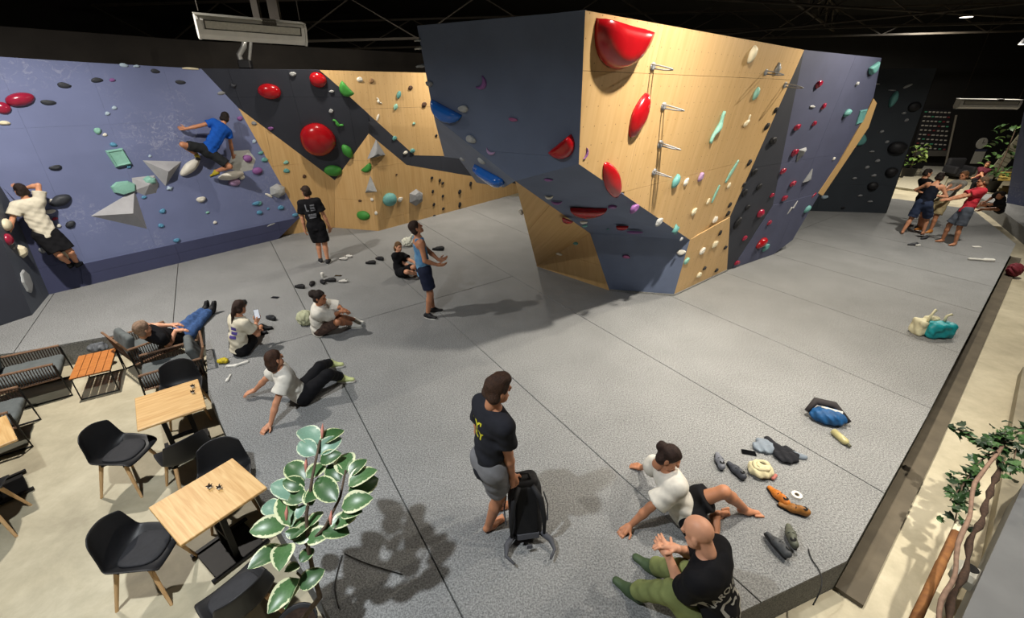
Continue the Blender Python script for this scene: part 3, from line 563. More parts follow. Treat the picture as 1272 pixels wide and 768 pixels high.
batch(700, 0, 3.029, [
 (705, 205, 66, 36, 'leaf', 'cream', 'B', 80), (760, 272, 34, 44, 'ring', 'grey', 'B', -35, 2.0), (803, 258, 42, 46, 'star', 'silver', 'B'), (832, 320, 34, 40, 'ring', 'grey', 'B', -35, 2.0), (722, 352, 50, 20, 'leaf', 'mint', 'B', 80), (690, 455, 56, 30, 'bean', 'cream', 'B', 55), (577, 480, 150, 42, 'bean', 'mint', 'B', 72),
 (797, 415, 26, 24, 'jug', 'black', 'B'), (763, 475, 26, 28, 'jug', 'black', 'B'), (335, 250, 44, 40, 'ring', 'grey', 'B', -35, 2.0), (375, 400, 44, 40, 'ring', 'grey', 'B', -35, 2.0), (362, 543, 44, 40, 'ring', 'grey', 'B', -35, 2.0),
 (785, 530, 36, 30, 'jug', 'black', 'G'), (957, 318, 32, 34, 'jug', 'crimson', 'G'), (875, 480, 32, 34, 'jug', 'crimson', 'G'), (940, 466, 24, 26, 'small', 'crimson', 'G'), (866, 575, 32, 34, 'jug', 'crimson', 'G'), (975, 402, 22, 26, 'small', 'crimson', 'G'), (935, 402, 38, 22, 'bar', 'silver', 'G'), (1163, 257, 50, 48, 'half', 'teal', 'G', 30), (1064, 425, 40, 34, 'leaf', 'teal', 'G', 30), (1103, 316, 20, 16, 'small', 'silver', 'G'), (1120, 440, 54, 60, 'quad', 'teal', 'G', 0, .3)])
batch(780, 150, 3.338, [
 (135, 97, 42, 36, 'ring', 'grey', 'B', -35, 2.0), (108, 213, 42, 36, 'ring', 'grey', 'B', -35, 2.0), (195, 250, 62, 36, 'leaf', 'teal', 'B', 75), (237, 255, 24, 40, 'jug', 'white', 'B'), (298, 235, 28, 48, 'jug', 'mauve', 'B'), (362, 303, 84, 24, 'bar', 'mint', 'B', 80), (430, 210, 112, 20, 'bar', 'mint', 'B', 62), (415, 270, 18, 32, 'jug', 'cream', 'B'), (330, 335, 16, 28, 'small', 'cream', 'B'), (270, 378, 26, 36, 'jug', 'cream', 'B'), (357, 412, 26, 38, 'jug', 'white', 'B'),
 (357, 513, 26, 40, 'jug', 'cream', 'B2'), (305, 541, 26, 40, 'jug', 'white', 'B2'), (292, 640, 26, 30, 'jug', 'cream', 'B2'), (125, 420, 36, 44, 'jug', 'silver', 'B'), (195, 450, 48, 46, 'star', 'teal', 'B'), (220, 491, 22, 14, 'small', 'silver', 'B'), (220, 546, 38, 24, 'jug', 'white', 'E2'), (240, 582, 26, 34, 'jug', 'mint', 'B2'),
 (500, 175, 24, 30, 'small', 'black', 'B'), (420, 350, 20, 24, 'small', 'black', 'B'), (412, 386, 22, 28, 'small', 'black', 'B'), (380, 466, 16, 24, 'small', 'black', 'B2'), (402, 526, 20, 22, 'small', 'black', 'B2'), (316, 612, 20, 20, 'small', 'black', 'B2'), (365, 620, 20, 22, 'small', 'black', 'B2'), (485, 14, 26, 28, 'jug', 'cream', 'B'), (572, 26, 28, 34, 'small', 'black', 'B'),
 (598, 87, 36, 36, 'jug', 'black', 'G'), (520, 213, 30, 36, 'jug', 'black', 'G'), (540, 275, 26, 30, 'jug', 'black', 'G'), (480, 300, 26, 36, 'jug', 'black', 'G'), (493, 360, 24, 30, 'jug', 'black', 'G'), (450, 425, 30, 60, 'jug', 'black', 'G'), (478, 266, 24, 22, 'small', 'black', 'G'),
 (640, 210, 30, 30, 'jug', 'crimson', 'G'), (680, 262, 32, 32, 'jug', 'crimson', 'G'), (595, 310, 24, 26, 'small', 'crimson', 'G'), (646, 322, 30, 30, 'jug', 'crimson', 'G'), (548, 384, 40, 38, 'dome', 'crimson', 'G'), (583, 423, 26, 28, 'small', 'crimson', 'G'), (482, 487, 26, 26, 'small', 'crimson', 'G'), (550, 506, 62, 44, 'leaf', 'red', 'G', 30), (450, 590, 28, 28, 'jug', 'crimson', 'G'), (566, 526, 34, 40, 'jug', 'teal', 'G'),
 (712, 142, 44, 60, 'tri', 'grey', 'G'), (750, 226, 48, 56, 'tri', 'grey', 'G', 180), (680, 360, 66, 40, 'bolt', 'silver', 'G', 40), (740, 366, 40, 30, 'leaf', 'teal', 'G', 35), (852, 158, 16, 14, 'small', 'white', 'G'), (770, 310, 34, 16, 'bar', 'crimson', 'G', 40)])
batch(1000, 60, 3.838, [
 (420, 243, 76, 46, 'leaf', 'teal', 'W', 85), (262, 440, 60, 52, 'half', 'teal', 'W', 60), (437, 475, 74, 56, 'dome', 'black', 'W', 0, 1.4), (410, 590, 48, 44, 'dome', 'black', 'W', 0, 1.4), (322, 657, 42, 38, 'dome', 'black', 'W', 0, 1.4), (483, 343, 18, 12, 'small', 'grey', 'W'), (470, 310, 18, 14, 'small', 'grey', 'W'), (365, 398, 20, 14, 'small', 'grey', 'W'), (390, 447, 18, 12, 'small', 'grey', 'W'), (318, 493, 22, 12, 'small', 'grey', 'W'), (345, 537, 22, 16, 'small', 'grey', 'W'), (295, 568, 20, 14, 'small', 'grey', 'W'), (327, 607, 22, 14, 'small', 'grey', 'W'), (235, 620, 22, 12, 'small', 'grey', 'W'), (262, 703, 22, 12, 'small', 'grey', 'W'), (310, 731, 22, 12, 'small', 'grey', 'W'), (180, 762, 18, 14, 'small', 'black', 'W'), (490, 180, 38, 18, 'bar', 'silver', 'W', 35), (415, 200, 34, 12, 'bar', 'grey', 'W'), (340, 170, 30, 14, 'bar', 'silver', 'W'), (92, 710, 30, 22, 'jug', 'paleblue', 'W'), (520, 280, 50, 44, 'dome', 'black', 'W')])
# big pyramid volumes and the pale plate on the left wall
def volume(name, px, apx, out, pl, m, label, cat='volume'):
    P = [onpl(x, y, pl) for x, y in px]; a = onpl(*apx, pl) + pl[1] * out; k = len(P)
    f = [(i, (i + 1) % k, k) for i in range(k)] + [tuple(range(k))]
    o = pymesh(name, P + [a], f); bm = bmesh.new(); bm.from_mesh(o); bmesh.ops.recalc_face_normals(bm, faces=bm.faces); bm.to_mesh(o); bm.free()
    o = link(name, o, m); c = Vector(np.mean(P, 0)); o.data.transform(Matrix.Translation(-c)); o.location = c; tag(o, label, cat); return o
M_VOL = mat('volume_grey', '#a3a3a6', .7, .05, 6, bump=.15, bscale=90)
z1 = lambda x, y: (x / 3.84, 60 + y / 3.84); z2 = lambda x, y: (x / 3.84, 200 + y / 3.84); z5 = lambda x, y: (240 + x / 3.84, 60 + y / 3.84)
volume('pyramid_volume', [z1(680, 535), z1(866, 540), z1(790, 658)], z1(786, 584), .22, PL_L, M_VOL, 'grey triangular pyramid volume left of the blue shirted climber')
volume('pyramid_volume', [z2(433, 263), z2(641, 140), z2(702, 324)], z2(616, 242), .26, PL_L, M_VOL, 'largest grey pyramid volume low on the lavender wall')
volume('faceted_volume', [z1(628, 618), z1(738, 606), z1(757, 650), z1(745, 690), z1(690, 702), z1(638, 680)], z1(700, 648), .16, PL_L, M_VOL, 'grey faceted volume carrying a mint hold on the lavender wall')
o = volume('plate_volume', [z5(190, 490), z5(265, 485), z5(298, 530), z5(282, 580), z5(225, 592), z5(165, 572)], z5(240, 535), .07, PL_L, mat('volume_pale', '#b9bbb6', .7, .05), 'pale flat plate volume under the right hand of the blue shirted climber')
# labels that single each hold out: by colour and kind, then by rank on its facet
ORD = ['', 'second ', 'third ', 'fourth ', 'fifth ', 'sixth ', 'seventh ', 'eighth ', 'ninth ', 'tenth ', 'eleventh ', 'twelfth ', 'thirteenth ', 'fourteenth ', 'fifteenth ', 'sixteenth ']
CT = {'skyblue': 'sky blue', 'paleblue': 'pale blue'}
fam = {}
for h in HOLDS: fam.setdefault((h[4], h[5], h[6]), []).append(h)
for (nm, col, sf), L_ in fam.items():
    L_.sort(key=lambda h: h[2]); n = len(L_); ct = CT.get(col, col)
    for i, h in enumerate(L_):
        if n == 1: lb = f'{ct} {nm} {SURF_TXT[sf]}'
        elif i == n - 1: lb = f'lowest {ct} {nm} {SURF_TXT[sf]}'
        else: lb = f'{ORD[i]}highest {ct} {nm} {SURF_TXT[sf]}'
        tag(h[0], lb, 'climbing hold', 'holds ' + SURF_TXT[sf])
# ================================================================= SURFACES FROM DISTANCE FIELDS (bodies, clothes, soft things)
def cap(a, b, ra, rb=None, k=.03, flat=None, cuts=(), wr=0.):
    """tapered capsule; flat=(axis, factor) squashes it along that axis; cuts=(point, normal) remove the far side"""
    a = np.array(a, float); b = np.array(b, float); rb = ra if rb is None else rb
    R = max(ra, rb) * (max(1, flat[1]) if flat else 1) + wr; lo = np.minimum(a, b) - R; hi = np.maximum(a, b) + R
    def fn(P):
        ba = b - a; pa = P - a; h = np.clip((pa @ ba) / (ba @ ba + 1e-12), 0, 1); q = pa - h[..., None] * ba; r = ra + (rb - ra) * h
        if flat:
            ax = flat[0]; c = q @ ax; q = q + ((c / flat[1]) - c)[..., None] * ax
            d = (np.sqrt((q * q).sum(-1)) - r) * min(1., flat[1] ** .5)
        else: d = np.sqrt((q * q).sum(-1)) - r
        return fin(P, d)
    def fin(P, d):
        if wr:
            x, y, z = P[..., 0], P[..., 1], P[..., 2]
            d = d + wr * (np.sin(x * 31 + z * 23 + np.sin(y * 19) * 1.5) * .5 + np.sin(y * 37 - z * 41 + x * 11) * .35 + np.sin(z * 63 + x * 29 + y * 17) * .25)
        for p, n in cuts: d = np.maximum(d, (P - p) @ n)
        return d
    return (fn, lo, hi, k)
def ell(c, rad, R=None, k=.02, cuts=(), wr=0.):
    c = np.array(c, float); rad = np.array(rad, float); R = np.eye(3) if R is None else np.array(R); m = rad.max() + wr
    def fn(P):
        q = ((P - c) @ R) / rad; l = np.sqrt((q * q).sum(-1)); g = np.sqrt(((q / rad) ** 2).sum(-1)) + 1e-9; d = l * (l - 1) / g
        if wr:
            x, y, z = P[..., 0], P[..., 1], P[..., 2]; d = d + wr * (np.sin(x * 71 + z * 53) * .5 + np.sin(y * 83 - z * 61 + x * 31) * .5)
        for p, n in cuts: d = np.maximum(d, (P - p) @ n)
        return d
    return (fn, c - m, c + m, k)
def rbox(c, half, R=None, r=.02, k=.02, wr=0.):
    c = np.array(c, float); half = np.array(half, float); R = np.eye(3) if R is None else np.array(R); m = np.linalg.norm(half) + r + wr
    def fn(P):
        q = np.abs((P - c) @ R) - (half - r); d = np.sqrt((np.maximum(q, 0) ** 2).sum(-1)) + np.minimum(q.max(-1), 0) - r
        if wr:
            x, y, z = P[..., 0], P[..., 1], P[..., 2]; d = d + wr * (np.sin(x * 37 + z * 29) * .5 + np.sin(y * 43 - z * 33 + x * 17) * .5)
        return d
    return (fn, c - m, c + m, k)
CORN = np.array([(i, j, k) for i in (0, 1) for j in (0, 1) for k in (0, 1)])
EDG = [(0, 4), (1, 5), (2, 6), (3, 7), (0, 2), (1, 3), (4, 6), (5, 7), (0, 1), (2, 3), (4, 5), (6, 7)]
def sdf(prims, res):
    lo = np.min([p[1] for p in prims], 0) - 3 * res; hi = np.max([p[2] for p in prims], 0) + 3 * res
    n = np.ceil((hi - lo) / res).astype(int) + 1; F = np.full(n, .5, np.float32)
    for fn, a, b, k in prims:
        m = max(k, 2 * res) + res; i0 = np.maximum(0, np.floor((a - m - lo) / res).astype(int)); i1 = np.minimum(n, np.ceil((b + m - lo) / res).astype(int) + 1)
        ax = [lo[d] + res * np.arange(i0[d], i1[d]) for d in range(3)]; P = np.stack(np.meshgrid(*ax, indexing='ij'), -1); d = fn(P)
        S = F[i0[0]:i1[0], i0[1]:i1[1], i0[2]:i1[2]]
        if k > 0:
            h = np.clip(.5 + .5 * (S - d) / k, 0, 1); S[...] = S + (d - S) * h - k * h * (1 - h)
        else: np.minimum(S, d, out=S)
    s = F < 0; c = np.zeros(tuple(n - 1), np.int8)
    for o in CORN: c += s[o[0]:n[0] - 1 + o[0], o[1]:n[1] - 1 + o[1], o[2]:n[2] - 1 + o[2]]
    act = np.argwhere((c > 0) & (c < 8)); N = len(act); idx = np.full(tuple(n - 1), -1, np.int32); idx[tuple(act.T)] = np.arange(N)
    vals = np.stack([F[act[:, 0] + o[0], act[:, 1] + o[1], act[:, 2] + o[2]] for o in CORN], 1); acc = np.zeros((N, 3)); cnt = np.zeros(N)
    for a, b in EDG:
        va, vb = vals[:, a], vals[:, b]; m = (va < 0) != (vb < 0); t = np.where(m, va / np.where(m, va - vb, 1), 0)
        acc += np.where(m[:, None], CORN[a] + (CORN[b] - CORN[a]) * t[:, None], 0); cnt += m
    verts = lo + res * (act + acc / cnt[:, None]); Q = []
    for ax in range(3):
        o1, o2 = (ax + 1) % 3, (ax + 2) % 3; sl0 = [slice(None)] * 3; sl1 = [slice(None)] * 3; sl0[ax] = slice(0, -1); sl1[ax] = slice(1, None)
        A, B = s[tuple(sl0)], s[tuple(sl1)]; e = np.argwhere(A != B); e = e[(e[:, o1] > 0) & (e[:, o2] > 0) & (e[:, o1] < n[o1] - 1) & (e[:, o2] < n[o2] - 1)]
        ins = A[tuple(e.T)]; q = []
        for d1, d2 in ((-1, -1), (0, -1), (0, 0), (-1, 0)):
            x = e.copy(); x[:, o1] += d1; x[:, o2] += d2; q.append(idx[tuple(x.T)])
        q = np.stack(q, 1); q[~ins] = q[~ins][:, ::-1]; Q.append(q)
    Q = np.concatenate(Q); return verts, Q[(Q >= 0).all(1)]
def sdf_obj(name, prims, res, m, parent=None, origin=None):
    v, f = sdf(prims, res)
    if origin is not None: v = v - np.array(origin)
    return link(name, npmesh(name, v, f), m, parent)
# ================================================================= PEOPLE
SKIN = {'a': '#c98f6e', 'b': '#b87f5e', 'c': '#d69c7c', 'd': '#a87050'}
def skin(k): return mat('skin_' + k, SKIN[k], .5, .06, 14, spec=.35)
def cloth(name, col, **k): return mat('cloth_' + name, col, .85, .07, 18, bump=.25, bscale=220, spec=.15, **k)
def ik(a, b, l1, l2, pole):
    """two bones from a towards b, bending towards the point pole"""
    d = b - a; L = np.linalg.norm(d); u = d / L
    if L > (l1 + l2) * .999: s = L / ((l1 + l2) * .999); s = min(s, 1.14); l1 *= s; l2 *= s; L = min(L, (l1 + l2) * .999); b = a + u * L
    x = (l1 * l1 - l2 * l2 + L * L) / (2 * L); h = math.sqrt(max(0, l1 * l1 - x * x)); w = pole - a; w = nrm(w - u * np.dot(w, u)); return a + u * x + w * h, b
def hand_prims(W, hd, pn, side, s, curl=.35, spread=.12):
    hd = nrm(hd); pn = nrm(pn - hd * np.dot(pn, hd)); t = np.cross(hd, pn) * (1 if side == 'R' else -1)
    pe = W + hd * .088 * s; P = [cap(W, W + hd * .02 * s, .026 * s, .028 * s, .015), cap(W + hd * .03 * s + t * .016 * s, pe + t * .024 * s, .021 * s, .017 * s, .02), cap(W + hd * .03 * s - t * .016 * s, pe - t * .026 * s, .02 * s, .015 * s, .02)]
    for o, ln, r in ((.030, .072, .0092), (.010, .080, .0095), (-.010, .073, .0092), (-.029, .056, .0082)):
        b = pe + t * o * s; a1 = curl; a2 = curl * 2.1; d1 = nrm(hd * math.cos(a1) + pn * math.sin(a1) + t * o * 8 * spread); d2 = nrm(hd * math.cos(a2) + pn * math.sin(a2) + t * o * 8 * spread)
        m = b + d1 * ln * .5 * s; P += [cap(b - hd * .012 * s, m, r * s * 1.05, r * s, .006), cap(m, m + d2 * ln * .5 * s, r * s, r * s * .85, .004)]
    tb = W + hd * .03 * s + t * .026 * s; tm = tb + nrm(hd * .55 + t * .75 + pn * .25) * .045 * s; P += [cap(tb, tm, .0125 * s, .0105 * s, .012), cap(tm, tm + nrm(hd * .85 + t * .35 + pn * .25) * .035 * s, .0105 * s, .009 * s, .004)]
    return P
def person(label, h, pel, neck, fwd, look, L, R, fL, fR, top, low, shoes=None, skn='a', hair=('short', '#2a1d15'), res=.014, hunch=0., group=None, head_up=None, curl=.35, extra=None):
    """L/R: (wrist, elbow pole, hand direction, palm normal); fL/fR: (ankle, knee pole, toe direction[, sole normal])"""
    s = h / 1.75; pel = np.array(pel, float); neck = np.array(neck, float); up = nrm(neck - pel); f = nrm(fwd); f = nrm(f - up * np.dot(f, up)); r = np.cross(f, up)
    base = V(pel[0], pel[1], min(pel[2], fL[0][2], fR[0][2]) - .03)
    o = empty('person', base); tag(o, label, 'person', group)
    mid = (pel + neck) / 2 - f * hunch; chest = neck - up * .13 * s - f * hunch * .3; waist = pel + (mid - pel) * .75
    sh = {'L': neck - up * .055 * s - r * .165 * s, 'R': neck - up * .055 * s + r * .165 * s}; hip = {'L': pel - r * .085 * s - up * .02, 'R': pel + r * .085 * s - up * .02}
    arm = {}; leg = {}
    for k, t in (('L', L), ('R', R)): el, w = ik(sh[k], np.array(t[0], float), .295 * s, .25 * s, np.array(t[1], float)); arm[k] = (sh[k], el, w, t[2], t[3])
    for k, t in (('L', fL), ('R', fR)): kn, an = ik(hip[k], np.array(t[0], float), .425 * s, .415 * s, np.array(t[1], float)); leg[k] = (hip[k], kn, an, nrm(t[2]), nrm(t[3]) if len(t) > 3 else V(0, 0, 1))
    # head frame
    lk = nrm(look); hu = nrm(head_up if head_up is not None else up * .6 + V(0, 0, .4)); hu = nrm(hu - lk * np.dot(hu, lk)); hr = np.cross(lk, hu); HB = np.stack([hr, lk, hu], 1)
    C = neck + nrm(up * .6 + hu * .4) * .175 * s + lk * .02 * s
    hp = lambda x, y, z: C + s * (hr * x + lk * y + hu * z)
    # ---- skin
    B = [cap(waist, chest, .118 * s, .14 * s, .05, (f, .68)), cap(pel, waist, .14 * s, .118 * s, .05, (f, .72)), cap(chest + up * .04 * s - r * .08 * s, chest + up * .04 * s + r * .08 * s, .085 * s, None, .05),
         cap(neck - up * .02 * s, hp(0, -.02, -.05), .055 * s, .05 * s, .03), cap(neck - up * .03 * s, sh['L'], .06 * s, .055 * s, .05), cap(neck - up * .03 * s, sh['R'], .06 * s, .055 * s, .05)]
    for k in 'LR':
        a, e, w, hd, pn = arm[k]; B += [cap(a, e, .052 * s, .039 * s, .03), cap(e, e + (w - e) * .35, .04 * s, .041 * s, .02), cap(e + (w - e) * .35, w, .041 * s, .026 * s, .02)]
        a, kn, an, td, su = leg[k]; B += [cap(a, kn, .088 * s, .058 * s, .04), cap(kn, kn + (an - kn) * .35, .055 * s, .056 * s, .03), cap(kn + (an - kn) * .35, an, .056 * s, .036 * s, .02)]
        if not shoes: B += [cap(an - su * .03 * s - td * .03 * s, an - su * .045 * s + td * .05 * s, .032 * s, .036 * s, .02), cap(an - su * .045 * s + td * .05 * s, an - su * .055 * s + td * .15 * s, .036 * s, .026 * s, .03, (su, .7))]
    parts = [sdf(B, res)]
    fine = min(res, .009)
    Hd = [ell(hp(0, -.01, .035), np.array([.076, .096, .09]) * s, HB, .03), cap(hp(0, .03, -.03), hp(0, .062, -.085), .052 * s, .032 * s, .03), cap(hp(-.03, .03, -.055), hp(.03, .03, -.055), .042 * s, None, .03), cap(hp(0, -.03, -.06), hp(0, -.04, -.13), .052 * s, .052 * s, .03),
          cap(hp(0, .088, .012), hp(0, .103, -.022), .009 * s, .014 * s, .012), ell(hp(.079, -.01, -.005), np.array([.012, .022, .034]) * s, HB, .008), ell(hp(-.079, -.01, -.005), np.array([.012, .022, .034]) * s, HB, .008),
          cap(hp(-.045, .084, .03), hp(.045, .084, .03), .011 * s, None, .015), cap(hp(-.02, .09, -.058), hp(.02, .09, -.058), .008 * s, None, .008)]
    parts.append(sdf(Hd, fine))
    for k in 'LR':
        a, e, w, hd, pn = arm[k]; parts.append(sdf(hand_prims(w, np.array(hd, float), np.array(pn, float), k, s * 1.05, curl) + [cap(w + (e - w) * .18, w, .03 * s, .026 * s, .01)], .0058 if res < .016 else .008))
    if not shoes and res < .016:
        for k in 'LR':
            a, kn, an, td, su = leg[k]; sd = np.cross(td, su); P_ = []
            for q, x in enumerate((-.036, -.019, -.004, .010, .024)):
                x = x if k == 'R' else -x; b = an - su * .06 * s + td * .14 * s + sd * x * s; P_.append(cap(b - td * .02 * s, b + td * (.052 - .005 * q) * s, (.014 if q == 0 else .010) * s, (.012 if q == 0 else .008) * s, .006))
            parts.append(sdf(P_, .006))
    vs = []; fs = []; n = 0
    for v, q in parts: vs.append(v); fs.append(q + n); n += len(v)
    body = link('body', npmesh('body', np.concatenate(vs) - base, np.concatenate(fs)), skin(skn), o)
    for x in (-.03, .03):
        e = MB().lathe([(.001, -.008), (.006, -.006), (.0085, 0), (.006, .006), (.001, .008)], 8).build('eye', mat('eye_dark', '#1a1210', .2), o, True, loc=hp(x, .078, .012) - base)
    # ---- clothes
    G = {'body': body, 'root': o, 'base': base, 'hp': hp, 'C': C, 'arm': arm, 'leg': leg, 'up': up, 'f': f, 'r': r, 'chest': chest, 'neck': neck, 'pel': pel, 's': s, 'sh': sh, 'hr': hr, 'lk': lk, 'hu': hu}
    def ob(name, pr, m, rs=None): return sdf_obj(name, pr, rs or res, m, o, base)
    if top:
        kind, tm = top[0], top[1]; sl = top[2] if len(top) > 2 else .55; drop = top[3] if len(top) > 3 else .0; big = top[4] if len(top) > 4 else .0
        hem = pel - up * (.02 + drop) * s; col_cut = [(neck + up * .012 * s, up)]; g = .02 + big
        T = [cap(waist, chest, .118 * s + g, .14 * s + g * .8, .05, (f, .72), [(hem, -up)] + col_cut, wr=.010), cap(hem - up * .04, waist, .135 * s + g * 1.1, .12 * s + g, .04, (f, .78), [(hem, -up)], wr=.013)]
        if kind == 'tank':
            T[0] = cap(waist, chest, .118 * s + g, .128 * s + g * .6, .05, (f, .74), [(hem, -up), (chest + up * .05 * s, up)], wr=.006)
            for q in (-1, 1): T.append(cap(chest + r * q * .085 * s - up * .02, chest + r * q * .085 * s + up * .125 * s - f * .0, .088 * s, .082 * s, .02, (r, .42), [(neck + up * .02, up)]))
        else:
            T += [cap(chest + up * .04 * s - r * .085 * s, chest + up * .04 * s + r * .085 * s, .085 * s + g * .8, None, .05, None, col_cut, wr=.004)]
            for k in 'LR':
                a, e, w, hd, pn = arm[k]; u = nrm(e - a); en = a + (e - a) * min(sl, 1.); T += [cap(neck - up * .035 * s, a, .058 * s + g * .4, .058 * s + g * .7, .05, None, col_cut), cap(a, en + u * .03, .058 * s + g * .6, .056 * s + g * 1.5, .035, None, [(en, u)], wr=.006)]
        G['top'] = ob({'tee': 'tshirt', 'tank': 'tank_top'}[kind], T, tm)
    if low:
        kind, lm = low[0], low[1]; fr = low[2] if len(low) > 2 else .8; big = low[3] if len(low) > 3 else .02
        T = [cap(pel - up * .02 * s, pel + up * .06 * s, .148 * s + big * .4, .135 * s + big * .3, .05, (f, .76), [(pel + up * .085 * s, up)], wr=.003)]
        for k in 'LR':
            a, kn, an, td, su = leg[k]
            if kind == 'shorts':
                u = nrm(kn - a); en = a + (kn - a) * fr; T.append(cap(a, en + u * .03, .093 * s + big, .066 * s + big * 2.0, .05, None, [(en, u)], wr=.007))
            else:
                u = nrm(an - kn); en = kn + (an - kn) * fr; T += [cap(a, kn, .093 * s + big, .06 * s + big, .05, wr=.006), cap(kn, en + u * .03, .06 * s + big, .048 * s + big, .03, None, [(en, u)], wr=.007)]
        G['low'] = ob({'shorts': 'shorts', 'pants': 'trousers'}[kind], T, lm)
    if shoes:
        sm, sole = shoes
        for k in 'LR':
            a, kn, an, td, su = leg[k]; b = an - su * .035 * s
            sh_ = ob('shoe', [cap(b - td * .045 * s, b + td * .04 * s, .043 * s, .046 * s, .02), cap(b + td * .04 * s - su * .008, b + td * .15 * s - su * .018 * s, .044 * s, .034 * s, .03, (su, .75)), cap(an + su * .0, an - su * .03, .046 * s, .045 * s, .02)], sm, .009 if res < .016 else .012)
            sd = np.cross(td, su); q = b - su * .04 * s; sp = []
            for i in range(18):
                t = 2 * math.pi * i / 18; x = math.cos(t); sp.append(q + td * (.055 + .135 * x) * s + sd * math.sin(t) * (.044 + .006 * x) * s)
            so = MB().prism([p_ - base for p_ in sp], su, .018 * s).build('sole', sole, sh_)
    if hair and hair[0] != 'bald':
        st, hc = hair[0], hair[1]; hm = mat('hair_' + hc.strip('#'), hc, .6, .25, 40, bump=.6, bscale=120, spec=.3)
        fc = [(hp(0, .052, .045), nrm(lk * .82 - hu * .57))]
        T = [ell(hp(0, -.014, .042), np.array([.086, .105, .1]) * s, HB, .02, fc, wr=.004), cap(hp(-.045, -.055, -.03), hp(.045, -.055, -.03), .052 * s, None, .03, None, [(hp(0, -.015, 0), lk)], wr=.003)]
        if st == 'bun': T += [ell(hp(0, -.115, .06), np.array([.05, .045, .05]) * s, HB, .02, wr=.004)]
        if st == 'puff': T += [ell(hp(0, -.125, .05), np.array([.075, .065, .075]) * s, HB, .02, wr=.008)]
        if st == 'pony':
            T += [cap(hp(0, -.105, .03), hp(.0, -.13, -.08), .035 * s, .03 * s, .02), cap(hp(0, -.13, -.08), hp(-.015, -.145, -.25), .03 * s, .014 * s, .02)]
        if st == 'mid': T += [cap(hp(-.03, -.06, -.04), hp(-.03, -.07, -.10), .06 * s, .045 * s, .03, None, [(hp(0, 0, 0), lk)]), cap(hp(.03, -.06, -.04), hp(.03, -.07, -.10), .06 * s, .045 * s, .03, None, [(hp(0, 0, 0), lk)])]
        if st == 'quiff': T += [ell(hp(0, .035, .11), np.array([.065, .06, .034]) * s, HB, .03, wr=.006)]
        G['hair'] = sdf_obj('hair', T, fine, hm, o, base)
    return G
def print_on(G, part, lines, size, m, centre, ndir, updir, arc=0., name='shirt_print', bold=.0):
    """flat lettering laid onto the cloth: text outline projected onto the garment"""
    cu = bpy.data.curves.new('lettering', 'FONT'); cu.body = lines; cu.size = size; cu.align_x = 'CENTER'; cu.align_y = 'CENTER'; cu.resolution_u = 2; cu.offset = bold; cu.space_line = .85
    t = bpy.data.objects.new('lettering', cu); COL.objects.link(t); bpy.context.view_layer.update()
    me = bpy.data.meshes.new_from_object(t.evaluated_get(bpy.context.evaluated_depsgraph_get())); bpy.data.objects.remove(t)
    bm = bmesh.new(); bm.from_mesh(me); bmesh.ops.triangulate(bm, faces=bm.faces); bmesh.ops.subdivide_edges(bm, edges=[e for e in bm.edges if e.calc_length() > size * .25], cuts=1); bmesh.ops.triangulate(bm, faces=bm.faces)
    stamp(G, part, bm, m, centre, ndir, updir, arc, name); bpy.data.meshes.remove(me)
def stamp(G, part, bm, m, centre, ndir, updir, arc, name):
    src = G[part]; bv = BVHTree.FromPolygons([v.co for v in src.data.vertices], [p.vertices for p in src.data.polygons])
    n = nrm(ndir); u = nrm(np.array(updir) - n * np.dot(updir, n)); x = np.cross(u, n); c = np.array(centre, float) - G['base']
    for v in bm.verts:
        px, py = v.co.x, v.co.y
        if arc: a = px / arc; px, py = (arc + py) * math.sin(a), (arc + py) * math.cos(a) - arc
        o = c + x * px + u * py + n * .5; hit = bv.ray_cast(Vector(o), Vector(-n), 1.2)
        v.co = (hit[0] + Vector(n) * .0035) if hit[0] is not None else Vector(c + x * px + u * py)
    me = bpy.data.meshes.new(name); bm.to_mesh(me); bm.free(); return link(name, me, m, G['root'])
def stamp_polys(G, part, polys, m, centre, ndir, updir, name='shirt_print'):
    bm = bmesh.new()
    for P in polys: bm.faces.new([bm.verts.new((p[0], p[1], 0)) for p in P])
    bmesh.ops.triangulate(bm, faces=bm.faces)
    for _ in range(2): bmesh.ops.subdivide_edges(bm, edges=[e for e in bm.edges if e.calc_length() > .03], cuts=1); bmesh.ops.triangulate(bm, faces=bm.faces)
    stamp(G, part, bm, m, centre, ndir, updir, 0, name)
# ================================================================= THE PEOPLE
J = at
DN = V(0, 0, -1)
BLK = cloth('black', '#17171a'); WHT = cloth('white', '#d9d5ca'); CRM = cloth('cream', '#cfc8b4')
SH_BLK = mat('shoe_black', '#1d1d20', .6); SOLE_B = mat('sole_black', '#121214', .8); SOLE_W = mat('sole_white', '#d8d6cf', .7)
# man with the backpack
p = V(-.14, 2.93, 0)
G = person('barefoot man in charcoal print tee standing and holding the black backpack', 1.78, J(607, 573, .93), J(613, 508, 1.5), (.8, .6, 0), (.85, .5, -.12),
       (V(-.3, 3.12, .82), V(-.7, 3.2, 1.1), (0.1, .1, -1), (.6, -.6, 0)), (J(637, 596, .74), J(628, 560, 1.1), (.25, -.1, -1), (-.6, .8, 0)),
       (V(-.1, 3.1, .075), V(.5, 3.5, .6), (.85, .5, 0)), (J(607, 652, .075), V(.2, 3.0, .6), (.75, .65, 0)), ('tee', cloth('charcoal', '#26272d'), .62, .1), ('shorts', cloth('grey_short', '#77777a'), .72), None, 'b', ('quiff', '#3a2518'), res=.011)
M_YEL = mat('print_yellow', '#c9c22e', .8)
print_on(G, 'top', "LY'\nc.LY", .105, M_YEL, G['chest'] - G['f'] * .12 - G['up'] * .05 - G['r'] * .05, -G['f'], G['up'], bold=.003)
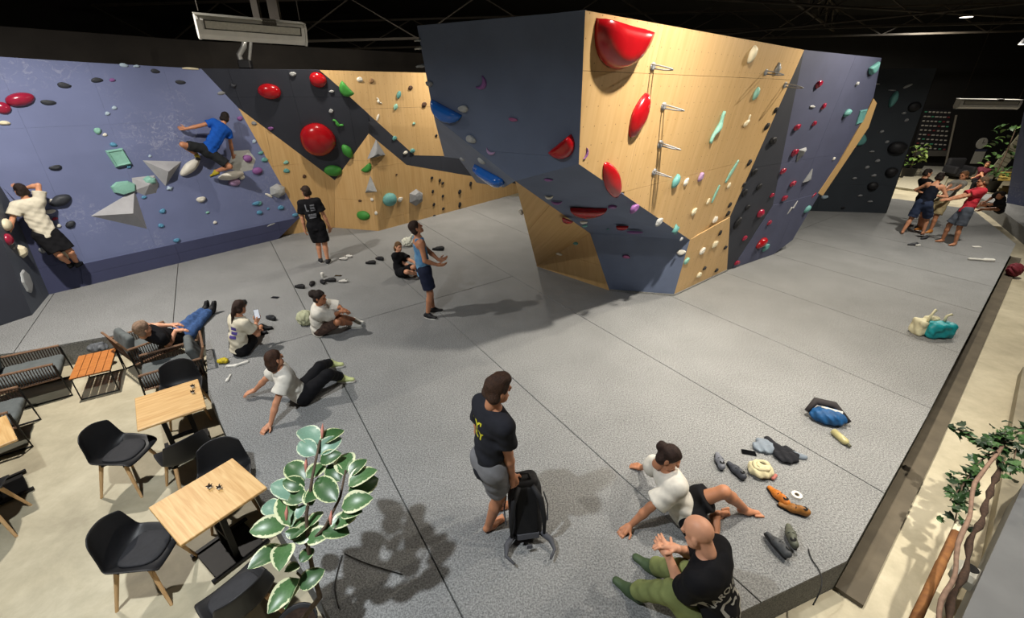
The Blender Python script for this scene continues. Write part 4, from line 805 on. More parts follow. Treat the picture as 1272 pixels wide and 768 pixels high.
# seated man with the bun
G = person('man in loose white tee and black shorts sitting and leaning back on both hands', 1.76, J(852, 633, .14), J(829, 586, .55), (1, .12, 0.1), (.75, -.45, -.35),
       (J(797, 581, .05), J(800, 560, .3), (-.7, .5, -.25), DN), (J(783, 653, .05), J(790, 622, .3), (-.75, -.45, -.2), DN),
       (J(924, 631, .09), J(902, 596, .6), (1, .0, -.1)), (J(890, 640, .07), J(740, 720, .1), (.9, .25, .0), (0.1, -.5, 1)), ('tee', WHT, .75, .06, .02), ('shorts', BLK, .62, .035), None, 'b', ('bun', '#2a1a14'), res=.011, hunch=.05, head_up=(.2, 0, 1))
# bald man
G = person('bald man in black print tee sitting at the mat edge with arms on his knees', 1.9, J(895, 782, .15), J(877, 692, .76), (-.72, .69, 0), (-.62, .62, -.35),
       (J(830, 690, .6), J(858, 745, .45), (-.3, .95, .1), (.5, .3, -.8)), (J(842, 682, .62), J(880, 690, .4), (-.9, .25, .1), (-.3, -.3, -.9)),
       (V(1.0, 2.25, .08), J(822, 692, .8), (-.7, .7, 0)), (V(1.22, 2.46, .08), J(850, 680, .8), (-.7, .7, 0)), ('tee', BLK, .7, .08, .012), ('pants', cloth('olive', '#7d8654'), .92), (mat('shoe_green', '#3f5136', .6), SOLE_B), 'c', ('bald', ''), res=.011, hunch=.04)
M_PR = mat('print_grey', '#a3a096', .85)
cb = G['chest'] - G['f'] * .13 - G['up'] * .1
print_on(G, 'top', 'MARQUE BOY', .075, M_PR, cb + G['up'] * .07, -G['f'], G['up'], arc=.26, bold=.002)
pol = []
for a0, a1, w0, rr in ((-1.9, -.2, .014, .12), (.1, 1.6, .013, .11), (-2.8, -1.9, .012, .08), (1.5, 2.9, .014, .1), (-.6, .5, .01, .06)):
    for i in range(6):
        t = a0 + (a1 - a0) * i / 6; t2 = a0 + (a1 - a0) * (i + 1) / 6; q = rr * (1 + .2 * math.sin(5 * t)); q2 = rr * (1 + .2 * math.sin(5 * t2))
        pol.append([((q - w0) * math.sin(t), (q - w0) * math.cos(t)), ((q + w0) * math.sin(t), (q + w0) * math.cos(t)), ((q2 + w0) * math.sin(t2), (q2 + w0) * math.cos(t2)), ((q2 - w0) * math.sin(t2), (q2 - w0) * math.cos(t2))])
stamp_polys(G, 'top', pol, M_PR, cb - G['up'] * .12, -G['f'], G['up'])
# reclining person, white tee, black trousers
G = person('person in white tee and black trousers leaning back on straight arms', 1.7, J(374, 488, .14), J(348, 460, .56), (.8, .55, .1), (.55, .85, .05),
       (J(312, 489, .05), J(322, 470, .3), (-.8, -.5, -.15), DN), (J(336, 527, .05), J(338, 500, .3), (-.4, -.85, -.15), DN),
       (J(411, 450, .1), J(388, 436, .8), (1, .15, 0)), (J(424, 468, .1), J(398, 446, .8), (1, .05, 0)), ('tee', WHT, .62, .05, .015), ('pants', BLK, .86, .018), (mat('shoe_lime', '#b9c287', .65), SOLE_W), 'a', ('mid', '#3b2417'), res=.0125, hunch=.05)
# girl with ponytail and phone
G = person('girl with ponytail in cream purple print tee sitting with a phone', 1.62, J(298, 431, .13), J(297, 395, .6), (.55, .83, 0), (.3, .9, -.2),
       (J(313, 410, .3), J(296, 412, .2), (.7, .4, 0), DN), (J(318, 401, .42), J(318, 420, .3), (.3, .5, .7), (-.6, .6, .3)),
       (J(318, 411, .08), J(300, 395, .35), (.9, .3, 0)), (J(325, 405, .08), J(330, 420, .45), (.9, .2, 0)), ('tee', CRM, .6, .06, .012), ('shorts', BLK, .8), (SH_BLK, SOLE_B), 'a', ('pony', '#2f1c12'), res=.0125, hunch=.04)
stamp_polys(G, 'top', [[(-.02 + dx, y), (.075 + dx, y), (.075 + dx, y + hh), (-.02 + dx, y + hh)] for dx, y, hh in ((.04, .05, .05), (.05, -.02, .05), (.03, -.09, .05))], mat('print_purple', '#4b3f86', .85), G['chest'] - G['f'] * .12 - G['up'] * .09, -G['f'], G['up'])
stamp_polys(G, 'top', [[(-.13 + dx, y), (-.10 + dx, y), (-.10 + dx, y + .028), (-.13 + dx, y + .028)] for dx, y in ((0, .06), (.035, .04), (.0, .01), (.035, -.02), (0, -.05), (.03, -.085))], mat('print_indigo', '#3c3768', .85), G['chest'] - G['f'] * .12 - G['up'] * .09, -G['f'], G['up'])
ph = J(320, 391, .58)
PH_AT = (G['arm']['R'][2], G['arm']['R'][3])
# woman hugging her knees
G = person('woman with curly puff hair in white tee sitting and hugging her knees', 1.66, J(398, 406, .13), J(397, 380, .56), (1, .15, 0), (.9, -.1, -.1),
       (J(424, 384, .48), J(415, 378, .4), (.9, -.3, -.2), DN), (J(423, 387, .47), J(408, 395, .3), (.9, .3, -.1), DN),
       (J(440, 397, .08), J(424, 378, .8), (1, -.05, 0)), (J(437, 402, .08), J(420, 383, .8), (1, -.05, 0)), ('tee', WHT, .95, .08, .02), ('shorts', mat('cloth_pattern', '#8a6a58', .85, .6, 30, col2='#3c2c28'), .9, .012), (mat('shoe_pale', '#cfcdc4', .6), SOLE_W), 'd', ('puff', '#20140f'), res=.0125, hunch=.05)
# man in the blue tank top
f0 = at(533, 392)
G = person('man in blue tank top and navy shorts standing and looking up at the tower', 1.74, V(f0[0] - .02, f0[1], .93), V(f0[0] - .06, f0[1] - .02, 1.49), (.9, .4, 0), (.8, .35, .4),
       (aty(545, 323, f0[1] + .12), V(f0[0], f0[1] + .5, .9), (.9, .1, .1), (-.2, -.4, .8)), (aty(543, 329, f0[1] - .1), V(f0[0] - .1, f0[1] - .5, .8), (.95, .1, -.1), (-.1, .7, .6)),
       (V(f0[0] + .06, f0[1] + .13, .085), V(f0[0] + 1, f0[1] + .3, .6), (.95, .2, 0)), (V(f0[0] + .0, f0[1] - .1, .085), V(f0[0] + 1, f0[1], .6), (.85, -.3, 0)), ('tank', mat('cloth_tie_dye', '#3f74a8', .85, .05, 7, col2='#6f9fc0'), 0, .1, .006), ('shorts', cloth('navy', '#23283c'), .8, .024), (SH_BLK, SOLE_W), 'b', ('short', '#2b1a12'), res=.0135)
# boy sitting
G = person('boy in black tee sitting on the mat behind the man in blue tank top', 1.5, J(498, 337, .11), J(495, 315, .48), (.9, -.35, 0), (.7, -.65, -.05),
       (J(513, 325, .36), J(505, 322, .2), (.9, -.2, -.2), DN), (J(511, 331, .22), J(500, 333, .1), (.9, .2, .1), DN),
       (J(521, 334, .08), J(516, 318, .8), (1, -.1, .2)), (J(522, 341, .07), J(511, 336, .4), (.9, -.2, .5)), ('tee', BLK, .6, .05, .012), ('shorts', BLK, .85, .02), None, 'c', ('mid', '#6a4e30'), res=.0145, hunch=.05)
# standing man in black
f0 = at(403, 327)
G = person('man in black print tee and black shorts standing with his back turned', 1.79, V(f0[0] - .03, f0[1], .95), V(f0[0] - .08, f0[1], 1.52), (-.3, .95, 0), (-.75, .6, 0.05),
       (aty(379, 288, f0[1] + .05), aty(366, 262, f0[1] - .1), (-.1, .25, -1), (.8, .5, 0)), (V(f0[0] + .22, f0[1] + .15, .84), V(f0[0] + .5, f0[1] - .3, 1.1), (0, .1, -1), (-.8, .5, 0)),
       (V(f0[0] - .1, f0[1] + .05, .085), V(f0[0], f0[1] + 1, .6), (-.5, .8, 0)), (V(f0[0] + .1, f0[1] - .02, .085), V(f0[0], f0[1] + 1, .6), (-.1, .95, 0)), ('tee', BLK, .68, .1, .012), ('shorts', BLK, .92, .03), (SH_BLK, SOLE_W), 'a', ('short', '#33241a'), res=.0145)
bk = G['chest'] - G['f'] * .12 - G['up'] * .08
stamp_polys(G, 'top', [[(x, y), (x + w_, y), (x + w_, y + h_), (x, y + h_)] for x, y, w_, h_ in ((-.1, -.02, .025, .16), (-.1, -.02, .06, .02), (0, .02, .1, .018), (0, .05, .09, .018), (.01, .09, .09, .03), (0, -.02, .1, .018), (-.08, -.14, .17, .018), (-.08, -.11, .05, .022), (-.02, -.11, .04, .022), (.03, -.11, .06, .022), (-.07, -.18, .15, .02))], mat('print_ash', '#7b7d84', .85), bk, -G['f'], G['up'])
# reclining man with jeans
G = person('man in blue jeans lying back in a lounge chair with feet on the mat', 1.78, J(222, 420, .02), J(184, 414, .46), (.4, .7, .55), (.35, .75, .2),
       (J(212, 404, .36), J(196, 402, .3), (.8, .5, -.1), DN), (J(218, 411, .3), J(204, 425, .25), (.8, .5, -.1), DN),
       (J(252, 386, .1), J(230, 395, .5), (.15, .25, 1), (-.4, -.8, .3)), (J(260, 386, .1), J(240, 398, .5), (.3, .2, 1), (-.4, -.8, .3)), ('tee', BLK, .3, .0, .01), ('pants', mat('denim', '#33507e', .85, .25, 22, bump=.2, bscale=160), .93), (SH_BLK, SOLE_B), 'c', ('short', '#8d7460'), res=.0135)
# climbers on the left wall
nL = PL_L[1]
def JL(x, y, off): return onpl(x, y, (PL_L[0] + nL * off, nL))
uL, vL, _ = basis(nL)
G = person('climber in bright blue tee and dark shorts crouched high on the lavender wall', 1.74, JL(259, 187, .42), JL(276, 155, .36), -nL, -nL * .8 + uL * .5 - vL * .15,
       (JL(231, 160, .2), JL(250, 168, .6), -uL * .8 + vL * .1 - nL * .5, -nL), (JL(289, 192, .2), JL(292, 175, .6), -vL * .8 - nL * .5 + uL * .3, -nL),
       (JL(244, 192, .24), JL(216, 163, .7), uL * .4 - nL * .8 - vL * .3, vL), (JL(268, 213, .24), JL(292, 196, .8), -uL * .5 - nL * .8 - vL * .3, vL), ('tee', cloth('royal', '#1a52ac'), .5, .02, .005), ('shorts', cloth('graphite', '#26282a'), .8, .02), (mat('shoe_yellow', '#b9a52c', .55), SOLE_B), 'b', ('short', '#1c130e'), res=.013, hunch=.06)
G = person('climber in white tee and black shorts at the far left arete', 1.74, JL(57, 290, .4), JL(33, 249, .36), -nL, -nL * .9 - uL * .3 + vL * .1,
       (JL(10, 292, .45), JL(14, 268, .8), -vL * .8 - nL * .4 - uL * .2, -nL), (JL(30, 234, .14), JL(66, 240, .5), -uL * .8 + vL * .5 - nL * .1, -nL),
       (JL(86, 327, .2), JL(62, 310, .9), uL * .3 - nL * .9, vL), (JL(95, 326, .2), JL(82, 300, .9), uL * .5 - nL * .8, vL), ('tee', CRM, .62, .05, .015), ('shorts', BLK, .85, .028), (SH_BLK, SOLE_B), 'a', ('short', '#241812'), res=.013)
# the group of men at the right
GR = 'men standing together at the right'
f0 = at(1132, 291)
person('man in navy tank top and blue shorts standing with legs apart at the right', 1.76, V(f0[0] + .02, f0[1], .9), V(f0[0] + .2, f0[1] + .08, 1.42), (.8, .6, 0), (.85, .5, -.1),
       (V(f0[0] + .2, f0[1] + .5, 1.1), V(f0[0] - .5, f0[1] + .6, 1.0), (.9, .0, 0), DN), (J(1161, 243, 1.12), V(f0[0] + .5, f0[1] - .4, .9), (1, .2, .1), DN),
       (V(f0[0] - .26, f0[1] + .02, .08), V(f0[0] + .6, f0[1] + .6, .5), (.7, .7, 0)), (V(f0[0] + .26, f0[1] - .06, .08), V(f0[0] + .9, f0[1] + .3, .5), (.8, .5, 0)), ('tank', cloth('deepnavy', '#161a26'), 0, .04, .008), ('shorts', cloth('slateblue', '#323c54'), .95, .025), None, 'a', ('short', '#1f1611'), res=.0165, group=GR)
f0 = at(1178, 304)
person('barefoot man in red tee and grey shorts leaning back at the right', 1.76, V(f0[0] + .12, f0[1] + .05, .92), V(f0[0] + .28, f0[1] + .1, 1.46), (-.9, .35, 0), (-.85, .5, -.1),
       (J(1170, 251, 1.08), V(f0[0] + .1, f0[1] - .4, .9), (-1, .1, 0), DN), (J(1172, 249, 1.12), V(f0[0] + .1, f0[1] + .5, .9), (-1, .1, 0), DN),
       (V(f0[0] + .06, f0[1] - .1, .08), V(f0[0] - 1, f0[1], .5), (-.9, -.1, 0)), (V(f0[0] + .0, f0[1] + .22, .08), V(f0[0] - 1, f0[1] + .3, .5), (-.9, .1, 0)), ('tee', cloth('redtee', '#b8323e'), .6, .06, .012), ('shorts', cloth('greyshort', '#4c525c'), .9, .025), None, 'b', ('short', '#5a4634'), res=.0165, group=GR)
f0 = at(1166, 294) + V(.1, .35, 0)
person('man in grey tee and khaki shorts standing behind the man in red', 1.74, V(f0[0] + .1, f0[1] + .2, .9), V(f0[0] + .42, f0[1] + .25, 1.42), (-.9, .1, 0), (-.9, -.2, -.1),
       (J(1160, 250, 1.1), V(f0[0] + .1, f0[1] - .3, .9), (-1, .1, 0), DN), (J(1158, 247, 1.12), V(f0[0], f0[1] + .6, .9), (-1, .1, 0), DN),
       (V(f0[0] - .05, f0[1] + .02, .08), V(f0[0] - 1, f0[1], .5), (-.9, -.3, 0)), (V(f0[0] - .12, f0[1] + .3, .08), V(f0[0] - 1, f0[1] + .3, .5), (-.9, -.1, 0)), ('tee', cloth('ash', '#87857e'), .6, .05, .01), ('shorts', cloth('khaki', '#a39470'), .9, .025), (mat('shoe_orange', '#b8742a', .6), SOLE_W), 'b', ('short', '#6b4a30'), res=.0165, group=GR)
f0 = at(1155, 286) + V(-.28, .1, 0)
person('man in black tee and black shorts facing the group from behind the navy tank top', 1.7, V(f0[0] - .05, f0[1] + .2, .9), V(f0[0] - .15, f0[1] + .25, 1.42), (.95, -.2, 0), (.9, -.3, -.15),
       (V(f0[0] + .35, f0[1] + .3, 1.15), V(f0[0], f0[1] + .7, .9), (1, 0, 0), DN), (V(f0[0] + .35, f0[1] + .05, 1.12), V(f0[0], f0[1] - .4, .9), (1, 0, 0), DN),
       (V(f0[0] - .05, f0[1] + .35, .08), V(f0[0] + 1, f0[1], .5), (.9, -.2, 0)), (V(f0[0] + .03, f0[1] + .05, .08), V(f0[0] + 1, f0[1], .5), (.9, -.3, 0)), ('tee', BLK, .6, .05), ('shorts', BLK, .9, .025), (mat('shoe_grey', '#5d6068', .6), SOLE_W), 'a', ('short', '#201610'), res=.0175, group=GR)
person('person in black tee sitting on the far mat edge behind the group', 1.7, J(1241, 259, .14), J(1242, 246, .62), (-.95, -.1, 0), (-.9, 0, -.2),
       (J(1225, 253, .35), J(1235, 262, .3), (-1, 0, 0), DN), (J(1224, 251, .4), J(1232, 245, .3), (-1, 0, 0), DN),
       (J(1218, 260, .08), J(1228, 246, .8), (-1, 0, 0)), (J(1215, 256, .08), J(1226, 243, .8), (-1, 0, 0)), ('tee', BLK, .6, .05, .01), ('shorts', BLK, .7, .02), None, 'b', ('short', '#201610'), res=.0175, hunch=.05)
q = at(1207, 240, -.4)
person('person in burgundy top sitting in the dim corner by the potted tree', 1.68, q + V(0, 0, .55), q + V(.1, 0, 1.08), (-.7, -.7, 0), (-.7, -.7, -.1),
       (q + V(-.3, -.1, .7), q + V(0, .4, .6), (-1, -.3, 0), DN), (q + V(-.15, -.35, .7), q + V(.4, -.3, .6), (-.5, -1, 0), DN),
       (q + V(-.35, -.25, .08), q + V(-.9, -.5, .8), (-.7, -.7, 0)), (q + V(-.2, -.42, .08), q + V(-.5, -.9, .8), (-.7, -.7, 0)), ('tee', cloth('burgundy', '#5a2430'), .7, .05), ('pants', BLK, .9), (SH_BLK, SOLE_B), 'b', ('short', '#4a3020'), res=.02)
# ================================================================= CAFE FURNITURE
M_OAK = mat_wood('oak_top', '#c79a5e', '#dcb67c', coords='Object', stretch=(2, 26, 2), scale=1.4, rough=.45)
M_TEAK = mat_wood('teak_slat', '#a8622c', '#c47f3e', coords='Object', stretch=(3, 30, 3), scale=1.6, rough=.45)
M_LEGW = mat_wood('beech_leg', '#c69c6a', '#d8b384', coords='Object', stretch=(20, 20, 2), scale=1.2)
M_SHELL = mat('shell_black', '#1c1c1e', .5, .1, 20, spec=.4)
M_PAD = mat('seat_pad', '#2a2a2d', .75, .1, 30, bump=.1, bscale=150)
M_FRAME = mat('frame_black', '#1f1d1c', .5, .1, 12, metal=.3)
M_RAIL = mat('rail_tan', '#7d5f48', .6, .15, 30)
M_CORD = mat('cord_brown', '#4b382d', .8, .2, 60)
M_CUSH = mat('cushion_grey', '#5b6060', .9, .1, 12, bump=.2, bscale=180)
M_CUSHD = mat('cushion_dark', '#2b2b2d', .9, .1, 12, bump=.2, bscale=180)
def ang(v): return math.atan2(v[1], v[0]) - math.pi / 2          # local +y turns to v
def shell_mesh():
    """bucket shell, faces +y: profile from the front lip over the seat to the back edge"""
    prof = [(.24, .425), (.21, .452), (.12, .448), (0, .435), (-.1, .43), (-.17, .445), (-.215, .50), (-.235, .58), (-.255, .68), (-.275, .77), (-.28, .815)]
    nu, nv = len(prof), 13; P = np.zeros((nu, nv, 3))
    for i, (y, z) in enumerate(prof):
        t = i / (nu - 1); w = .22 + .035 * math.sin(math.pi * min(1, t * 1.3)) - (.035 * max(0, t - .75) / .25); lift = .02 + .075 * math.sin(math.pi * min(1., t * 1.15)) ** 2; wrap = .075 * max(0, min(1, (t - .35) / .3))
        if t > .85: lift *= .3
        for j in range(nv):
            s = -1 + 2 * j / (nv - 1); e = abs(s) ** 2.6; zz = z + lift * e * (1 - .9 * max(0, min(1, (t - .45) / .3))); yy = y + wrap * e
            if i == nu - 1: zz -= .05 * e
            P[i, j] = (w * s, yy, zz)
    Pv = P.reshape(-1, 3); f = [(i * nv + j, i * nv + j + 1, (i + 1) * nv + j + 1, (i + 1) * nv + j) for i in range(nu - 1) for j in range(nv - 1)]
    me = pymesh('shell', Pv, f, True); return me, P
def shell_chair():
    o = empty('shell_chair'); me, P = shell_mesh(); s = link('shell', me, M_SHELL, o)
    md = s.modifiers.new('thickness', 'SOLIDIFY'); md.thickness = .016; md.offset = 0; md = s.modifiers.new('round', 'SUBSURF'); md.levels = 1; md.render_levels = 1
    pad = []; n = 24
    for zz, sc in ((.0, .92), (.022, 1.0), (.036, .93), (.042, .6)):
        for k in range(n):
            a = 2 * math.pi * k / n; c, d = math.cos(a), math.sin(a); x = .185 * np.sign(c) * abs(c) ** .7 * sc; y = .02 + .175 * np.sign(d) * abs(d) ** .7 * sc; pad.append((x, y, .44 + zz + .10 * abs(x / .2) ** 2.6 * .35))
    f = [(i * n + k, i * n + (k + 1) % n, (i + 1) * n + (k + 1) % n, (i + 1) * n + k) for i in range(3) for k in range(n)] + [tuple(range(3 * n, 4 * n))]
    link('seat_pad', pymesh('seat_pad', pad, f, True), M_PAD, o)
    b = MB(); b.bar((-.17, .13, .41), (.17, -.13, .41), .03, .02); b.bar((.17, .13, .41), (-.17, -.13, .41), .03, .02); b.build('cross_frame', M_FRAME, o)
    for sx in (-1, 1):
        for sy in (-1, 1): MB().tube([(sx * .15, sy * .13 - .01, .42), (sx * .235, sy * .225 - .01, 0)], [.021, .013], 10).build('leg', M_LEGW, o)
    return o
def kids(o): return [c for c in bpy.data.objects if c.parent == o]
def copy_tree(o, parent=None):
    c = o.copy(); COL.objects.link(c); c.parent = parent
    for ch in kids(o): copy_tree(ch, c)
    return c
def place(proto, rows, cat, group):
    for i, (xy, fc, lb) in enumerate(rows):
        o = proto if i == 0 else copy_tree(proto); o.location = (xy[0], xy[1], xy[2] if len(xy) > 2 else FLOOR_Z); o.rotation_euler = (0, 0, ang(fc)); tag(o, lb, cat, group)
place(shell_chair(), [
    ((-4.42, 3.82), (1, .02), 'black shell chair with beech legs standing alone left of the table rows'),
    ((-3.3, 2.62), (.95, .12), 'black shell chair in front at the near left corner of the front oak table'),
    ((-3.72, 3.82), (-.8, .58), 'black shell chair pushed up to the near side of the rear oak table'),
    ((-3.02, 3.42), (.5, -.86), 'black shell chair behind the far end of the front oak table'),
    ((-2.22, 2.2), (-.82, .55), 'black shell chair right of the front oak table beside the plant'),
    ((-4.52, 4.98), (.5, -.86), 'black shell chair behind the rear oak table facing the camera'),
    ((-5.45, 3.18), (-.5, .86), 'black shell chair at the left edge partly cut off by the frame')], 'chair', 'black shell chairs of the cafe')
def oak_table():
    o = empty('oak_table'); MB().box((0, 0, .735), (.66, .74, .03), bev=.005).build('table_top', M_OAK, o)
    MB().box((0, 0, .715), (.56, .62, .012)).build('under_frame', M_FRAME, o)
    for sx in (-1, 1):
        b = MB(); b.bar((sx * .13, 0, .02), (sx * .13, 0, .71), .05, .05); b.build('leg', M_FRAME, o)
        b = MB(); b.bar((sx * .22, -.27, .03), (sx * .22, .27, .03), .04, .02); b.build('foot_bar', M_FRAME, o)
    b = MB(); b.box((0, 0, .012), (.44, .46, .02), bev=.004); b.build('base_plate', M_FRAME, o)
    b = MB(); b.bar((-.13, 0, .25), (.13, 0, .25), .04, .04); b.bar((-.13, 0, .6), (.13, 0, .6), .04, .04); b.build('stretcher', M_FRAME, o)
    return o
place(oak_table(), [((-2.82, 2.945), (.57, .82), 'front oak cafe table with two tiny dark plants on it'), ((-4.15, 4.345), (.5, -.62), 'rear oak cafe table beside the mat edge'), ((-5.86, 3.62), (.6, .8), 'oak cafe table cut off by the left edge of the frame')], 'table', 'oak cafe tables')
# coffee table with teak slats
o = empty('coffee_table', (-6.41, 5.76, FLOOR_Z), ang((.54, -.84))); tag(o, 'low slatted teak coffee table with black sled frame between lounge chairs', 'table')
for i in range(5): MB().box((-.188 + .094 * i, 0, .392), (.088, .74, .018), bev=.003).build('slat', M_TEAK, o)
for sy in (-1, 1):
    b = MB(); q = .34 * sy; b.tube([(-.22, q, .375), (-.22, q, .012), (.22, q, .012), (.22, q, .375), (-.22, q, .375)], .012, 6); b.build('sled_leg', M_FRAME, o)
b = MB()
for sx in (-1, 1): b.bar((sx * .22, -.34, .372), (sx * .22, .34, .372), .02, .02)
b.build('top_frame', M_FRAME, o)
# rope lounge chairs
def lounge_chair():
    o = empty('lounge_chair'); W_, D_ = .33, .36
    for sx in (-1, 1):
        x = sx * W_; b = MB(); b.tube([(x, D_, .55), (x, D_ + .03, .012), (x, -D_, .012), (x, -D_ - .02, .56)], .014, 6); b.build('sled_leg', M_FRAME, o)
        b = MB(); b.tube([(x, D_, .575), (x, -D_ - .03, .595)], .017, 6); b.build('arm_rail', M_RAIL, o)
        b = MB(); b.tube([(x, D_, .34), (x, -D_, .32)], .014, 6); b.build('lower_rail', M_RAIL, o)
        b = MB()
        for i in range(24): y = D_ - .01 - (2 * D_ - .02) * i / 23; b.tube([(x, y, .575), (x, y, .335)], .006, 4, False)
        c = b.build('arm_cords', M_CORD, o); c['kind'] = 'stuff'
    b = MB(); b.tube([(-W_, -D_ - .02, .59), (-W_ + .02, -D_ - .09, .74), (W_ - .02, -D_ - .09, .74), (W_, -D_ - .02, .59)], .017, 6); b.build('back_rail', M_RAIL, o)
    b = MB()
    for i in range(22): x = -W_ + .03 + (2 * W_ - .06) * i / 21; b.tube([(x, -D_ - .085, .735), (x, -D_, .34)], .006, 4, False)
    c = b.build('back_cords', M_CORD, o); c['kind'] = 'stuff'
    MB().box((0, 0, .335), (2 * W_ - .02, 2 * D_, .03), bev=.006).build('seat_frame', M_FRAME, o)
    sdf_obj('seat_cushion', [rbox((0, .02, .40), (W_ - .025, D_ - .005, .055), r=.045, wr=.004)], .016, M_CUSH, o)
    R = np.array(Matrix.Rotation(math.radians(-16), 3, 'X')); sdf_obj('back_pillow', [rbox((0, -D_ + .05, .60), (W_ - .05, .055, .17), R, r=.05, wr=.005)], .016, M_CUSH, o)
    return o
place(lounge_chair(), [((-7.16, 5.5), (.8, .6), 'woven lounge chair with grey cushions left of the coffee table'), ((-6.72, 4.42), (.8, .6), 'woven lounge chair nearest the camera at the left edge'),
      ((-5.1, 5.62), (-.8, -.58), 'empty woven lounge chair right of the coffee table against the mat'), ((-5.92, 6.3), (.55, .83), 'woven lounge chair in which the man in jeans lies back')], 'chair', 'woven lounge chairs')
# tiny plants on the tables
M_POTW = mat('pot_white', '#d9d4c6', .5); M_DKLEAF = mat('succulent_dark', '#2c211a', .7, .3, 60)
def tiny_plant():
    o = empty('tiny_plant'); MB().lathe([(.012, 0), (.016, .002), (.02, .03), (.017, .03), (.015, .02)], 12).build('pot', M_POTW, o, True)
    for i in range(9):
        a = i * 2.4; t = .25 + .07 * (i % 4) + (.5 if i > 4 else 0); d = V(math.cos(a) * math.cos(t), math.sin(a) * math.cos(t), math.sin(t)); b = MB(); b.tube([V(0, 0, .026), V(0, 0, .026) + d * .018, V(0, 0, .026) + d * .036], [.004, .006, .001], 5); b.build('leaf', M_DKLEAF, o)
    return o
tz = FLOOR_Z + .75
def onz(x, y): q = at(x, y, tz); return (q[0], q[1], tz)
place(tiny_plant(), [(onz(261, 607), (0, 1), 'left one of two tiny dark plants on the front oak table'), (onz(273, 608), (.4, 1), 'right one of two tiny dark plants on the front oak table'), (onz(240, 482), (0, 1), 'rear one of two tiny dark plants on the rear oak table'), (onz(240, 489), (.3, 1), 'front one of two tiny dark plants on the rear oak table')], 'plant', 'tiny table plants')
# ================================================================= VARIEGATED RUBBER PLANT
def mat_leaf(name, g1, g2, edge, thr):
    m = bpy.data.materials.new(name); m.use_nodes = True; nt = m.node_tree; L = nt.links.new; b = nt.nodes['Principled BSDF']; b.inputs['Roughness'].default_value = .38
    tc = nt.nodes.new('ShaderNodeTexCoord'); n = nt.nodes.new('ShaderNodeTexNoise'); n.inputs['Scale'].default_value = 6; n.inputs['Detail'].default_value = 4; L(tc.outputs['UV'], n.inputs['Vector'])
    sx = nt.nodes.new('ShaderNodeSeparateXYZ'); L(tc.outputs['UV'], sx.inputs[0]); ab = nt.nodes.new('ShaderNodeMath'); ab.operation = 'ABSOLUTE'; L(sx.outputs['X'], ab.inputs[0])
    ad = nt.nodes.new('ShaderNodeMath'); ad.operation = 'MULTIPLY_ADD'; ad.inputs[1].default_value = .55; L(n.outputs['Fac'], ad.inputs[0]); L(ab.outputs[0], ad.inputs[2])
    rp = nt.nodes.new('ShaderNodeMapRange'); rp.inputs['From Min'].default_value = thr; rp.inputs['From Max'].default_value = thr + .06; L(ad.outputs[0], rp.inputs['Value'])
    mg = nt.nodes.new('ShaderNodeMix'); mg.data_type = 'RGBA'; mg.inputs['A'].default_value = lin(g1); mg.inputs['B'].default_value = lin(g2); L(n.outputs['Fac'], mg.inputs['Factor'])
    mx = nt.nodes.new('ShaderNodeMix'); mx.data_type = 'RGBA'; mx.inputs['B'].default_value = lin(edge); L(rp.outputs[0], mx.inputs['Factor']); L(mg.outputs['Result'], mx.inputs['A']); L(mx.outputs['Result'], b.inputs['Base Color']); return m
ML = [mat_leaf('rubber_leaf_deep', '#2c4a2a', '#44683a', '#c9cfa0', 1.1), mat_leaf('rubber_leaf_mid', '#3c5c36', '#5d8350', '#d6d9b0', .98), mat_leaf('rubber_leaf_pale', '#5d7f6c', '#7c9d88', '#c3cdb0', 1.12)]
def leaf_mesh(a, b, w, nrm_, curl=.15):
    a, b = np.array(a, float), np.array(b, float); d = b - a; L_ = np.linalg.norm(d); d /= L_; n = nrm(nrm_ - d * np.dot(nrm_, d)); s = np.cross(d, n); nu, nv = 9, 5; v = []; uv = []
    for i in range(nu):
        t = i / (nu - 1); ww = w * (math.sin(math.pi * min(1, t ** .85)) ** .62 if 0 < t < 1 else .03)
        for j in range(nv):
            q = -1 + 2 * j / (nv - 1); v.append(a + d * L_ * t + s * ww * q + n * (curl * L_ * math.sin(math.pi * t) * .6 + ww * .28 * abs(q) - curl * L_ * t * t * .5)); uv.append((q, t * 2))
    f = [(i * nv + j, i * nv + j + 1, (i + 1) * nv + j + 1, (i + 1) * nv + j) for i in range(nu - 1) for j in range(nv - 1)]
    me = pymesh('leaf', v, f, True); ul = me.uv_layers.new(name='UVMap')
    for l in me.loops: ul.data[l.index].uv = uv[l.vertex_index]
    return me
pb = V(-1.74, 2.1, FLOOR_Z)
o = empty('rubber_plant', pb); tag(o, 'tall potted rubber plant with cream edged leaves in the foreground', 'plant')
MB().lathe([(.12, 0), (.125, .01), (.155, .27), (.165, .30), (.15, .30), (.14, .26)], 24).build('pot', mat('pot_black', '#19191b', .5), o, True)
MB().lathe([(.001, .255), (.143, .255), (.143, .265), (.001, .27)], 20).build('soil', mat('soil', '#2a1d14', .95, .3, 40), o)
zp = lambda x, y, z: at(300 + x / 2.975, 510 + y / 2.975, z) - pb
M_STEM = mat('stem_brown', '#57483a', .8, .2, 30)
main = [V(0, 0, .25), zp(290, 690, .32), zp(265, 600, .62), zp(245, 500, .9), zp(240, 380, 1.12), zp(265, 230, 1.3), zp(290, 110, 1.42)]
MB().tube(main, [.022, .019, .016, .014, .012, .010, .008], 8).build('stem', M_STEM, o, True)
MB().tube([main[3], zp(310, 430, 1.05), zp(365, 320, 1.2), zp(385, 220, 1.3)], [.012, .011, .009, .007], 8).build('stem', M_STEM, o, True)
MB().tube([main[3], zp(200, 450, .98), zp(165, 370, 1.06)], [.012, .01, .007], 8).build('stem', M_STEM, o, True)
